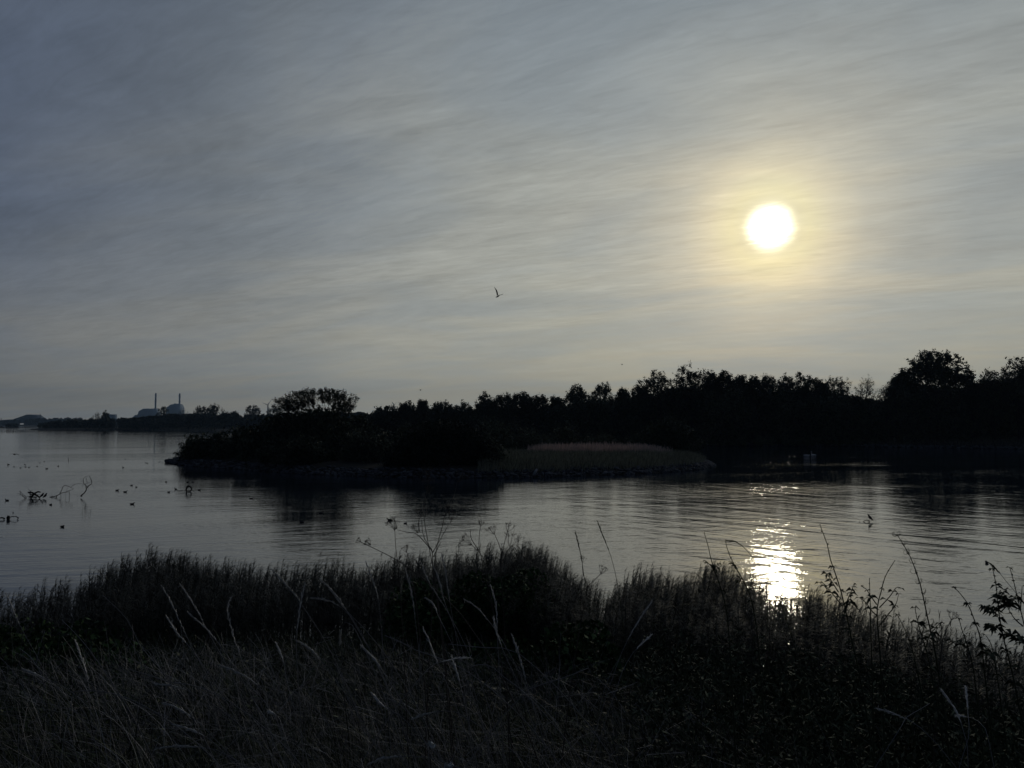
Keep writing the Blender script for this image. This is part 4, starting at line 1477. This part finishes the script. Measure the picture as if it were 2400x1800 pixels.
weed(z8((2008, 368), (2025, 440), (2038, 540), (2050, 660), (2075, 800), (2105, 920), (2140, 1060)),
     [z8((1955, 615), (1990, 630), (2045, 670)), z8((2160, 560), (2120, 590), (2060, 650)), z8((2085, 505), (2070, 540), (2045, 600)), z8((2195, 850), (2140, 800), (2085, 790)), z8((1985, 735), (2010, 745), (2062, 755))], 3.2,
     'bushy weed with dark leaf bunches near the right edge', 16, .060, dense=1.9)
weed(z8((2120, 360), (2150, 470), (2180, 600), (2215, 740), (2240, 900)), [z8((2200, 480), (2195, 560), (2188, 640)), z8((2100, 610), (2150, 690), (2205, 740))], 3.1,
     'thin branching weed at the very right edge', 7, .03)
weed(z8((1790, 690), (1815, 780), (1850, 880), (1880, 1000), (1900, 1150)), [z8((1740, 830), (1790, 850), (1840, 880))], 3.4, 'slim weed between the beaded one and the stalk with curled leaves', 9, .045)
weed(z8((1390, 665), (1430, 740), (1470, 830), (1500, 940)), [], 3.7, 'short bare weed right of the forked one', 6, .035)
weed(z8((1965, 800), (2000, 860), (2020, 960), (2040, 1080)), [z8((1925, 870), (1960, 900), (2010, 950))], 3.3, 'leafy weed low between the beaded and the bushy one', 11, .06, dense=1.6)

# dense small weeds filling the slope under the tall ones
mb = MB()
n = 1400
px_ = 2500 - 1000 * rng.random(n) ** 1.5
D_ = rng.uniform(4.4, 13.5, n)
x_ = (px_ - 1200) / F * D_
z_ = near_z(x_, D_)
ok = (sdist(x_, D_, NEAR) > .2) & (z_ < EYE - 1.5)
x_, D_, z_ = x_[ok], D_[ok], z_[ok]
for x, y, z in zip(x_, D_, z_):
    h = rng.uniform(.5, 1.2)
    if z + h > EYE - 1.15 - y * .16:
        continue
    a = rng.normal(0, .14, 2)
    t = np.linspace(0, 1, 7)
    line = np.stack([x + a[0] * h * t ** 1.5, y + a[1] * h * t ** 1.5, z + h * t], 1)
    sticks(mb, line[:-1], line[1:], .003, .0024)
    c = line[rng.integers(1, 7, 46)] + rng.normal(size=(46, 3)) * [.05, .05, .04]
    leaves(mb, c, min(.026, .0034 * y), 3.2, .5)
tag(mb.build('weed_thicket', M['weed']), 'thicket of leafy weeds on the slope at the lower right', kind='stuff')

# bits of white fluff caught low in the grass
for px, py, D, lab in [(1010, 1745, 2.3, 'bit of white fluff caught in the grass, left one of two'), (1052, 1795, 2.15, 'bit of white fluff at the bottom edge, right one of two')]:
    m_ = MB()
    leaves(m_, rng.normal(size=(16, 3)) * [.006, .003, .003], .009, 2.2)
    o = m_.build('fluff', M['fluff'])
    o.location = tuple(P(px, py, D))
    tag(o, lab, 'fluff')


# ---------------------------------------------------------------- birds
def bird_mesh(name, line, rad, flat, m, extra=None, sides=8):
    mb_ = MB()
    pts = np.array(line, float)
    t = np.linspace(0, 1, len(pts))
    tube(mb_, pts, rad, sides, flat=flat)
    if extra:
        extra(mb_)
    return mb_.mesh(name, m, smooth=True)


# swimming duck, head towards +x, origin at the waterline
DUCK_LINE = [(-.21, 0, .075), (-.17, 0, .062), (-.10, 0, .045), (0, 0, .035), (.08, 0, .040), (.13, 0, .065), (.150, 0, .105), (.158, 0, .140), (.178, 0, .165), (.205, 0, .162), (.225, 0, .155), (.262, 0, .148)]
DUCK_R = [.006, .030, .062, .075, .070, .052, .034, .028, .034, .030, .014, .004]
DUCK_F = [(1.5, .6), (1.3, .8), (1.15, .95), (1.1, 1), (1.1, 1), (1, 1), (1, 1), (1, 1), (.9, 1), (.9, 1), (1.1, .7), (1.4, .5)]
duck_me = bird_mesh('duck', DUCK_LINE, DUCK_R, DUCK_F, M['feather'])
REST_LINE = [(-.20, 0, .070), (-.16, 0, .060), (-.09, 0, .050), (0, 0, .045), (.07, 0, .055), (.10, 0, .085), (.095, 0, .110), (.07, 0, .118), (.04, 0, .112)]
REST_R = [.006, .032, .066, .080, .066, .048, .034, .026, .008]
rest_me = bird_mesh('resting_duck', REST_LINE, REST_R, [(1.2, .8)] * 9, M['feather'])

DUCKS = [  # position in the photograph, facing, kind, label
    (280, 1150, 1, 'd', 'duck with raised neck, left one of the pair right of the snag'),
    (299, 1153.5, 1, 'd', 'duck swimming to the right, right one of the pair right of the snag'),
    (314, 1138, 1, 'r', 'duck farther out behind the pair right of the snag'),
    (325, 1142, -1, 's', 'tiny bird just right of the duck behind the pair'),
    (394, 1130, 1, 'r', 'round duck alone between the pair and the looped branch'),
    (401, 1154, 1, 'r', 'low duck closest below left of the looped branch'),
    (417, 1147, -1, 'd', 'duck touching the twigs on the left of the looped branch'),
    (444, 1131, 1, 'd', 'duck directly behind the looped branch'),
    (457, 1131, -1, 's', 'low small duck behind and right of the looped branch'),
    (471, 1149, 1, 'd', 'duck with upright neck right of the looped branch'),
    (25, 1173.5, -1, 'd', 'duck at the left, left of the big snag'),
    (127, 1183.5, 1, 'r', 'plump duck swimming in front of the snag'),
    (156, 1235, 1, 'r', 'duck nearest to the reeds on the open water at the left'),
    (316, 1182, 1, 'd', 'duck with wakes spreading both sides, alone in the open water left of the centre'),
    (115, 1099, -1, 'd', 'duck in the far flock, rightmost before the upright post'),
    (92, 1093, -1, 's', 'duck in the far flock, second from the post'),
    (73, 1096, 1, 's', 'duck in the middle of the far flock'),
    (65, 1095, 1, 's', 'small duck beside the middle one of the far flock'),
    (53, 1097, 1, 's', 'duck of the far flock left of the middle'),
    (38, 1094, 1, 's', 'duck of the far flock, third from the left edge'),
    (25, 1089, -1, 'd', 'duck at the left end of the far flock with spread wings on the water'),
    (63, 1089, 1, 's', 'dot like duck behind the middle of the far flock'),
    (98, 1085, 1, 's', 'dot like duck farthest out, behind the far flock on the right'),
    (108, 1082, 1, 's', 'dot like duck farthest of all, left of the upright post'),
    (141, 1093, 1, 'd', 'duck just below the upright post in the water'),
    (345, 1085, 1, 's', 'left one of the two far ducks near the island tip'),
    (349, 1086, 1, 's', 'right one of the two far ducks near the island tip'),
    (377, 1083, 1, 's', 'small duck closest to the island tip'),
    (399, 1074, 1, 's', 'tiny duck behind the island tip'),
    (293, 1096, -1, 'd', 'duck alone in the middle of the left water'),
    (298, 1077, -1, 's', 'flat looking duck behind the lone one in the left water'),
    (279, 1039, -1, 's', 'bird resting far out on the left water'),
    (486, 1124, 1, 's', 'duck close under the dark stones of the island'),
    (593, 1169, 1, 'd', 'duck in front of the island, left one in the bush reflections'),
    (712, 1225, -1, 'd', 'dark duck nearest the reeds in the tree reflection'),
    (756, 1203, 1, 'd', 'dark duck with a wake in the tree reflection'),
    (916, 1220, -1, 'd', 'duck under the dome bush reflection, left of two'),
    (952, 1227, 1, 's', 'smaller duck under the dome bush reflection, right of two'),
]
for px, py, f, kd, lab in DUCKS:
    D = DW(py)
    o = bpy.data.objects.new('duck', rest_me if kd == 'r' else duck_me)
    COL.objects.link(o)
    o.location = ((px - 1200) / F * D, D, 0.0)
    s = {'d': .85, 'r': .8, 's': .58}[kd]
    o.scale = (s, s, s)
    o.rotation_euler = (0, 0, (0 if f > 0 else math.pi) + random.uniform(-.5, .5))
    tag(o, lab, 'duck', 'ducks on the lagoon')

# swans
SW_LINE = [(-.72, 0, .30), (-.60, 0, .24), (-.35, 0, .17), (0, 0, .13), (.30, 0, .15), (.46, 0, .24), (.50, 0, .42), (.44, 0, .60), (.46, 0, .76), (.54, 0, .84), (.64, 0, .80), (.74, 0, .74)]
SW_R = [.02, .12, .22, .27, .24, .14, .075, .055, .050, .062, .045, .012]
swan_me = bird_mesh('swan', SW_LINE, SW_R, [(1, 1)] * 12, M['swan'])
SW2 = [(-.70, 0, .32), (-.55, 0, .26), (-.3, 0, .19), (0, 0, .14), (.28, 0, .16), (.42, 0, .24), (.50, 0, .34), (.60, 0, .32), (.68, 0, .18), (.70, 0, .05)]
swan2_me = bird_mesh('swan_feeding', SW2, [.02, .13, .24, .28, .23, .13, .07, .055, .05, .03], [(1, 1)] * 10, M['swan'])
for px, py, me, rz, lab in [(1888, 1070.5, swan2_me, 0.2, 'white swan with lowered neck, left one of the pair under the far right wood'),
                            (1904, 1069.0, swan_me, 1.9, 'white swan seen from behind with upright neck, right one of the pair')]:
    D = DW(py)
    o = bpy.data.objects.new('swan', me)
    COL.objects.link(o)
    o.location = ((px - 1200) / F * D, D, -.02)
    o.rotation_euler = (0, 0, rz)
    tag(o, lab, 'swan', 'pair of swans')


# flying birds
def flyer(px_pts, D, label, wing_a, wing_b, body, wd=.10, m='feather'):
    c = P(*body[1], D)
    mb_ = MB()
    bl = np.array([P(x, y, D) for x, y in body]) - c
    tube(mb_, smooth(bl, 9), np.array([.012, .035, .048, .055, .058, .052, .04, .028, .008]) * (D / 60), 7)
    for wing, dy in ((wing_a, -.12), (wing_b, .25)):
        w = np.array([P(x, y, D) for x, y in wing]) - c
        w[:, 1] += np.linspace(0, dy * D / 60, len(w))
        w = smooth(w, 8)
        ch = np.array([.12, .13, .13, .12, .10, .075, .045, .008]) * wd / .10 * (D / 60)
        v = []
        dirn = np.array([1.0, .55, .18]) / 1.15
        for p, h in zip(w, ch):
            v += [p - dirn * h * .5 + [0, 0, .004], p + dirn * h * .5 + [0, 0, .004], p + dirn * h * .5 - [0, 0, .008], p - dirn * h * .5 - [0, 0, .008]]
        q = []
        for i in range(7):
            for j in range(4):
                a_, b_ = i * 4 + j, i * 4 + (j + 1) % 4
                q.append((a_, b_, b_ + 4, a_ + 4))
        mb_.add(v, q)
    o = mb_.build('gull', M[m], smooth=False)
    o.location = tuple(c)
    tag(o, label, 'gull', 'gulls in flight')


flyer(None, 62, 'dark gull gliding with one wing raised high, alone in the sky left of the sun',
      [(1166, 692), (1165, 686), (1163.5, 681), (1161, 677), (1158.4, 673.3)], [(1169, 692), (1172.5, 691), (1176, 689.5), (1179.5, 687.3)],
      [(1161.6, 697.0), (1167, 694.5), (1172, 690.8)], .10)
flyer(None, 85, 'pale gull gliding low over the water at the far left',
      [(33.5, 1064), (31, 1063.5), (28.5, 1063.8), (26, 1065)], [(34.5, 1064), (37, 1064), (39.5, 1065.5), (41, 1067.5)], [(31.5, 1065.3), (34, 1064.8), (37, 1064.4)], .05)
flyer(None, 170, 'tiny far bird in the sky above the dome bush', [(985, 914), (983.5, 913.2), (982.5, 913.8)], [(985.5, 914), (987.2, 913.4), (988.4, 914.4)], [(984.2, 914.2), (985.2, 914.2), (986.6, 914.0)], .05)
flyer(None, 190, 'tiny far bird in the sky above the right wood', [(1457.5, 854), (1456, 853.3), (1455, 854)], [(1458, 854), (1459.4, 853.4), (1460.6, 854.2)], [(1456.8, 854.2), (1457.8, 854.1), (1459, 854.0)], .05)

# ---------------------------------------------------------------- snags in the water
def zs(*pts):        # points read off the close view of the snag
    return [(40 + x * .0904, 1110 + y * .0904) for x, y in pts]


def zl(*pts):        # points read off the close view of the lower left corner
    return [(x * .1085, 1100 + y * .1085) for x, y in pts]


def snag(label, strokes, D, name='dead_branch', jit=.35, group='dead branches standing in the water'):
    "strokes: (pixel points, r0, r1)"
    first = P(*strokes[0][0][0], D)
    base = np.array([first[0], D, 0.0])
    mb_ = MB()
    for i, (pp, r0, r1) in enumerate(strokes):
        pts = np.array([P(x, y, D) for x, y in pp]) - base
        y0 = random.uniform(-jit, jit) * (i > 0)
        pts[:, 1] += np.linspace(0, y0, len(pts)) * np.linalg.norm(pts[-1] - pts[0])
        pts[:, 2] = np.where(pts[:, 2] < .03, -.06, pts[:, 2])
        p = smooth(pts, 4 * len(pp))
        p[1:-1] += rng.normal(size=(len(p) - 2, 3)) * .012
        tube(mb_, p, np.linspace(r0, r1, len(p)) * .78, 5)
    o = mb_.build(name, M['wood'])
    o.location = tuple(base)
    tag(o, label, 'dead branch', group)


snag('tangled dark snag with bare forked twigs at the left end of the big fallen branch', [
    (zs((350, 712), (440, 725), (515, 715)), .10, .09),
    (zs((350, 712), (300, 680), (235, 640), (170, 605), (95, 545), (75, 520), (80, 445)), .055, .018),
    (zs((235, 640), (235, 600), (180, 545), (120, 490), (80, 445)), .035, .015),
    (zs((100, 550), (50, 555), (0, 560)), .02, .01),
    (zs((75, 520), (30, 515), (-10, 500)), .015, .006),
    (zs((335, 700), (310, 640), (285, 595), (240, 600)), .03, .02),
    (zs((340, 615), (390, 570), (440, 520), (510, 475), (560, 495)), .12, .06),
    (zs((590, 620), (530, 585), (470, 540), (400, 495), (345, 490), (290, 490)), .08, .10),
    (zs((345, 500), (350, 550), (420, 530), (480, 550)), .06, .04),
    (zs((360, 465), (330, 430), (300, 380), (292, 330)), .022, .008),
    (zs((360, 465), (385, 440), (410, 415)), .018, .008),
    (zs((355, 700), (375, 650), (350, 620)), .06, .07),
    (zs((380, 615), (430, 610), (490, 608)), .05, .07),
    (zs((500, 545), (560, 545), (620, 545)), .02, .008),
], 60.5)
snag('long low branch arching over the water to the right of the perched birds', [
    (zs((760, 640), (790, 605), (900, 600), (1010, 580), (1100, 535), (1130, 490), (1160, 410), (1210, 325), (1260, 315), (1340, 335), (1400, 360), (1450, 400)), .05, .016),
    (zs((1110, 505), (1200, 495), (1290, 465), (1370, 435), (1420, 420), (1450, 385)), .035, .014),
    (zs((1020, 580), (1022, 630)), .04, .035),
    (zs((910, 570), (912, 605), (905, 640)), .02, .012),
    (zs((1132, 500), (1135, 600), (1130, 705)), .02, .018),
    (zs((1300, 370), (1305, 420), (1295, 480), (1298, 640)), .012, .008),
    (zs((1345, 460), (1365, 520), (1365, 610), (1355, 700)), .024, .018),
    (zs((1280, 480), (1330, 482)), .015, .012),
    (zs((1400, 350), (1450, 310), (1520, 270), (1600, 255), (1680, 270), (1750, 290)), .016, .012),
    (zs((1400, 360), (1470, 300), (1540, 262)), .010, .006),
    (zs((1325, 310), (1330, 340)), .01, .006),
], 61.5)
snag('bent upright branch making a ring of twigs, right end of the fallen branch', [
    (zs((1660, 575), (1700, 545), (1760, 480), (1820, 360), (1880, 300), (1930, 255), (1915, 150), (1885, 70), (1893, 42)), .065, .020),
    (zs((1820, 360), (1770, 280), (1735, 220), (1745, 150), (1790, 85), (1880, 65)), .035, .016),
    (zs((1770, 285), (1820, 245), (1925, 240)), .018, .014),
    (zs((1785, 300), (1775, 360), (1770, 400)), .03, .014),
    (zs((1795, 110), (1810, 190), (1820, 250)), .016, .008),
    (zs((1780, 130), (1790, 200), (1805, 260)), .012, .006),
    (zs((1715, 250), (1710, 350), (1720, 420)), .012, .006),
    (zs((1830, 290), (1840, 370), (1850, 430)), .012, .006),
    (zs((1955, 280), (1970, 350), (2010, 420)), .008, .004),
    (zs((1650, 90), (1660, 170), (1700, 220), (1730, 260)), .008, .005),
    (zs((1650, 575), (1690, 590)), .06, .05),
], 61)
snag('tiny curved twig between the arching branch and the ringed one', [(zs((1580, 600), (1580, 570), (1545, 548), (1510, 540)), .014, .007)], 60.8)
snag('thick looped branch standing in the water near the island tip', [
    ([(438, 1154), (437, 1146), (439, 1140), (443, 1139), (448, 1143), (449, 1148), (446, 1151), (440, 1151)], .09, .06),
    ([(438, 1146), (441, 1141), (444, 1137)], .05, .02),
    ([(438, 1150), (430, 1150), (425, 1151)], .04, .02),
    ([(427, 1150), (420, 1149), (413, 1147)], .03, .012),
    ([(424, 1151), (418, 1152), (414, 1150)], .02, .01)], DW(1153))
snag('arched branch at the left edge, right side curving down into the water', [
    (zl((200, 1035), (270, 1018), (340, 1022), (385, 1040), (400, 1062)), .03, .035),
    (zl((400, 1045), (350, 1068), (280, 1078), (200, 1085)), .03, .02)], DW(1217))
snag('dark stump at the left edge where two arched branches meet', [
    (zl((175, 1095), (172, 1050), (178, 1012)), .13, .11),
    (zl((170, 1015), (160, 990)), .02, .01)], DW(1218), 'stump')
snag('thick low branch cut off by the left edge', [
    (zl((-60, 1062), (30, 1045), (75, 1052), (95, 1070)), .05, .06),
    (zl((95, 1072), (40, 1085), (-60, 1090)), .03, .03)], DW(1218))
snag('short floating log with a forked end near the left edge', [
    (zl((365, 940), (320, 940), (300, 942)), .06, .03), (zl((300, 942), (285, 930), (270, 925)), .03, .015), (zl((300, 942), (285, 960), (272, 962)), .025, .012)], DW(1202.5), 'floating_log')
snag('short floating log cut off by the left edge', [(zl((-60, 898), (20, 896), (62, 898)), .06, .05)], DW(1198), 'floating_log')
# the small snag on the right with its perched bird
snag('small forked branch lying in the water on the right, under the perched bird', [
    ([(2041.0, 1222.6), (2035, 1219.6), (2028, 1220.6), (2020, 1222.6), (2013, 1223.2)], .032, .02),
    ([(2013.4, 1223.2), (2014.6, 1221.6), (2015.8, 1220.2)], .012, .006),
    ([(2034, 1219.8), (2034.8, 1221.6), (2033, 1223.4)], .014, .010),
    ([(2038.4, 1218), (2036, 1218.8), (2034.6, 1219.4)], .010, .008)], DW(1223))
snag('thin upright post standing far out in the left water', [([(160.3, 1079), (160.3, 1076), (160.3, 1072.5)], .05, .04)], DW(1079), 'thin_post', group=None)
# perched birds
PL = [(-.13, 0, .00), (-.07, 0, .05), (0, 0, .11), (.05, 0, .17), (.07, 0, .23), (.09, 0, .265), (.12, 0, .262), (.15, 0, .255)]
PR = [.012, .04, .068, .066, .042, .036, .020, .004]
perch_me = bird_mesh('perched_bird', PL, PR, [(1, 1)] * 8, M['feather'])
for px, py, D, rz, s, lab in [(97.5, 1165.5, 60.5, .3, 1.25, 'hunched dark bird perched on the snag, left one of two'),
                              (105.0, 1166.5, 60.5, .2, 1.25, 'hunched dark bird perched on the snag, right one of two'),
                              (2040.2, 1218.8, DW(1223), 2.6, 1.15, 'small dark bird perched on the forked branch in the right water')]:
    o = bpy.data.objects.new('bird', perch_me)
    COL.objects.link(o)
    p = P(px, py, D)
    o.location = tuple(p)
    o.rotation_euler = (0, 0, rz)
    o.scale = (s, s, s)
    tag(o, lab, 'bird', 'perched birds')
o = bpy.data.objects.new('duck', rest_me)
COL.objects.link(o)
o.location = ((2300 - 1200) / F * DW(1320), DW(1320), 0)
o.rotation_euler = (0, 0, 1.4)
o.scale = (.7, .7, .8)
tag(o, 'small dark bird floating alone near the right edge', 'duck', 'ducks on the lagoon')

# ---------------------------------------------------------------- stakes and boats off the far shore
mb = MB()
tube(mb, [(0, 0, -.3), (0.03, 0, .8), (0, .02, 1.6)], [.16, .15, .12], 6)
stake_me = mb.mesh('stake', M['wood'])
sx = [1, 7, 12, 17.5, 19, 22, 24, 26, 28, 31, 33, 35, 38.5, 40, 43, 46, 48.5, 50, 52, 54.5, 57, 60, 62.5, 66, 68, 71, 74.5, 77, 79, 81.5, 84, 88, 91, 93, 97, 101, 105, 108, 112, 117, 122, 123.5, 130, 138, 147, 158]
for i, px in enumerate(sx):
    D = 560 + px * .55 + random.uniform(-6, 6)
    o = bpy.data.objects.new('stake', stake_me)
    COL.objects.link(o)
    o.location = ((px - 1200) / F * D, D, 0)
    s = random.uniform(.6, 1.15) * (1 if px < 90 else .75)
    o.scale = (random.uniform(.7, 1.4), 1, s)
    o.rotation_euler = (0, random.uniform(-.08, .08), random.uniform(0, 3))
    tag(o, 'dark wooden stake in the broken row standing in the water at the far left', 'stake', 'row of stakes in the water')


def boat(px, py, L, label, cabin=False, rz=0.0):
    D = DW(py)
    root = empty('rowing_boat', ((px - 1200) / F * D, D, 0), label, 'boat', 'small boats moored off the far shore')
    root.rotation_euler = (0, 0, rz)
    mb_ = MB()
    sec = []
    n = 9
    for i in range(n):
        t = i / (n - 1)
        w = .75 * math.sin(math.pi * (.12 + .80 * t)) ** .6 * (1 if i < n - 1 else .1)
        x = (t - .5) * L
        sh = .55 + .25 * t ** 2
        sec += [(x, -w, sh), (x, -w * .7, .05), (x, 0, -.1), (x, w * .7, .05), (x, w, sh), (x, w * .88, sh), (x, 0, .12), (x, -w * .88, sh)]
    q = [(i * 8 + j, i * 8 + (j + 1) % 8, (i + 1) * 8 + (j + 1) % 8, (i + 1) * 8 + j) for i in range(n - 1) for j in range(8)]
    q += [(0, 1, 2, 2), (0, 2, 6, 6), (2, 3, 4, 4), (2, 4, 6, 6), (0, 6, 7, 7), (4, 5, 6, 6)]
    mb_.add(sec, q)
    mb_.build('hull', M['hull'], root)
    for t in (-.2, .12):
        mb_ = MB()
        box(mb_, t * L - .12, t * L + .12, -.6, .6, .42, .47)
        mb_.build('bench', M['wood'], root)
    if cabin:
        mb_ = MB()
        box(mb_, -L * .46, -L * .40, -.15, .15, .3, 1.25)
        mb_.build('outboard_motor', M['hull'], root)


boat(207, 1008.6, 6.0, 'dark rowing boat moored off the far shore, left of three')
boat(298, 1009.6, 6.5, 'dark boat with an outboard motor off the far shore, middle of three', True)
boat(349, 1008.9, 5.6, 'low dark boat close under the far shore, right of three')

# ---------------------------------------------------------------- power station and the rest of the horizon
PD = 4300.0


def wx(px, py, D=PD):
    p = P(px, py, D)
    return p[0], p[2]


def station(hall, hood, ch, label, D, rest=None):
    cx, _ = wx(ch[0], 960, D)
    root = empty('power_station', (cx, D, 2.0), label, 'power station', 'twin blocks of the power station')
    def outline(pp):
        return [(wx(x, y, D)[0] - cx, max(wx(x, y, D)[1], 0) - 2.0) for x, y in pp]
    mb_ = MB()
    prism(mb_, outline(hall), -45, 45)
    mb_.build('hall', M['steel'], root)
    if rest:
        mb_ = MB()
        prism(mb_, outline(rest), -30, 30)
        mb_.build('annex', M['steel'], root)
    mb_ = MB()
    prism(mb_, outline(hood), -20, 20)
    mb_.build('flue_duct', M['steel'], root)
    mb_ = MB()
    zt = wx(ch[0], ch[1], D)[1] - 2
    w = ch[2] / F * D / 2
    tube(mb_, [(0, 0, 10), (0, 0, zt * .5), (0, 0, zt - 4), (0, 0, zt - 3.9), (0, 0, zt)], [w * 1.15, w, w * .93, w * .80, w * .80], 24)
    mb_.build('chimney', M['concrete'], root)
    for i in range(3):
        mb_ = MB()
        zz_ = zt * (.55 + .18 * i)
        tube(mb_, [(0, 0, zz_), (0, 0, zz_ + 1.2)], [w * 1.18, w * 1.18], 20)
        mb_.build('platform', M['hull'], root)


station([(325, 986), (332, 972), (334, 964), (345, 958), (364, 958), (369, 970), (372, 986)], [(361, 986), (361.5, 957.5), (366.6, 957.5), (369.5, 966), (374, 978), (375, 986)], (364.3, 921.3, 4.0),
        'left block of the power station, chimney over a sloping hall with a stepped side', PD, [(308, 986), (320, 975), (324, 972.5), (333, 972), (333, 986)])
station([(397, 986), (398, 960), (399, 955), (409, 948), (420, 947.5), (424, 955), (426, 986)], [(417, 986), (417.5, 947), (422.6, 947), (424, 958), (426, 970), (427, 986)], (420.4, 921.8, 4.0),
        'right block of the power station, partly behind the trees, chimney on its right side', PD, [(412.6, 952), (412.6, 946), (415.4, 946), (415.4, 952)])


def simple_block(name, D, label, cat, parts):
    root = empty(name, (wx(parts[0][1][0][0], 990, D)[0], D, 2), label, cat)
    cx = root.location[0]
    for nm, pp, dy, m_ in parts:
        mb_ = MB()
        prism(mb_, [(wx(x, y, D)[0] - cx, wx(x, y, D)[1] - 2) for x, y in pp], dy[0], dy[1])
        mb_.build(nm, M[m_], root)


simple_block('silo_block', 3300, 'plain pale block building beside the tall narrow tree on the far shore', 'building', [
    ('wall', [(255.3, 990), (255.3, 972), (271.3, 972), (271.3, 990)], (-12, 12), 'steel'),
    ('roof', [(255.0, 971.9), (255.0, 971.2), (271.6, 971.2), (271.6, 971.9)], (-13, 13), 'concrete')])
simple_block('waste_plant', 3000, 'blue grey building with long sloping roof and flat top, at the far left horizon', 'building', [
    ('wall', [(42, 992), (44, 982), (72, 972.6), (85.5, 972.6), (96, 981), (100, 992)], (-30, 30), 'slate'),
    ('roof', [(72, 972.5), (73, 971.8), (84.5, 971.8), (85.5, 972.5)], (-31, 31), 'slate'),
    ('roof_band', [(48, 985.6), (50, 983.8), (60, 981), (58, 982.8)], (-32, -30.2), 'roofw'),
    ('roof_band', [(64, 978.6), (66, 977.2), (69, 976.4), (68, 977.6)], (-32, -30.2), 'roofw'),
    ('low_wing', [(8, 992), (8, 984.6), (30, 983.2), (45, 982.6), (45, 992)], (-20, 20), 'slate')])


def mast(px, yt, w, D, label):
    x, z = wx(px, yt, D)
    mb_ = MB()
    tube(mb_, [(0, 0, 0), (0, 0, z * .55), (0, 0, z * .56), (0, 0, z * .9), (0, 0, z)], [w, w * .8, w * 1.6, w * 1.3, w * .4], 8)
    o = mb_.build('mast', M['hull'])
    o.location = (x, D, 0)
    tag(o, label, 'mast', 'thin masts on the far left horizon')


mast(94.4, 970.0, 1.1, 2900, 'thin dark mast on the right slope of the roofed building at the far left')
mast(2.8, 979.5, .9, 2900, 'thin mast at the left edge of the horizon')
mast(322, 970.5, .9, 3500, 'short thin mast left of the left power station block')


def turbine(px, py, D, blades_, r, label, ybase):
    x, z = wx(px, py, D)
    root = empty('wind_turbine', (x, D, 2), label, 'wind turbine', 'wind turbines behind the wood')
    H = z - 2
    mb_ = MB()
    tube(mb_, [(0, 0, 0), (0, 0, H * .5), (0, 0, H)], [r * .13, r * .10, r * .075], 12)
    mb_.build('tower', M['slate'], root)
    mb_ = MB()
    tube(mb_, [(0, -r * .12, H), (0, 0, H + r * .01), (0, r * .14, H)], [r * .035, r * .06, r * .045], 8)
    mb_.build('nacelle', M['slate'], root)
    for ang, sx in blades_:
        mb_ = MB()
        a = R(ang)
        d_ = np.array([math.cos(a) * sx, 0, math.sin(a)])
        pts = np.array([[0, -r * .14, H]]) + d_ * np.linspace(0, r, 7)[:, None]
        fl = np.array([(1, 1)] * 7) * 1.0
        tube(mb_, pts, np.array([.03, .08, .085, .07, .055, .04, .012]) * r, 6, flat=[(1, 1), (1, .6), (1, .45), (1, .4), (1, .35), (1, .3), (1, .3)])
        mb_.build('blade', M['slate'], root)


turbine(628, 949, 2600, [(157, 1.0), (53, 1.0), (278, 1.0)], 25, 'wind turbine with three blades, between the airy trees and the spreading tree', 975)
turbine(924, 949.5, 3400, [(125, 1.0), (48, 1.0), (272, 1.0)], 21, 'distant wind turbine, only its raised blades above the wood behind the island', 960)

# ---------------------------------------------------------------- air
mb = MB()
box(mb, -3200, 3200, -30, 5200, -3, 230)
m = bpy.data.materials.new('haze')
m.use_nodes = True
k = N(m.node_tree)
vol = k.n('ShaderNodeVolumePrincipled')
vol.inputs['Color'].default_value = (.52, .74, 1.0, 1)
vol.inputs['Density'].default_value = 0.00012
vol.inputs['Anisotropy'].default_value = 0.2
out = k.n('ShaderNodeOutputMaterial')
m.node_tree.links.new(vol.outputs[0], out.inputs['Volume'])
o = mb.build('haze', m)
tag(o, 'thin blue haze over the lagoon and far shore', kind='stuff')
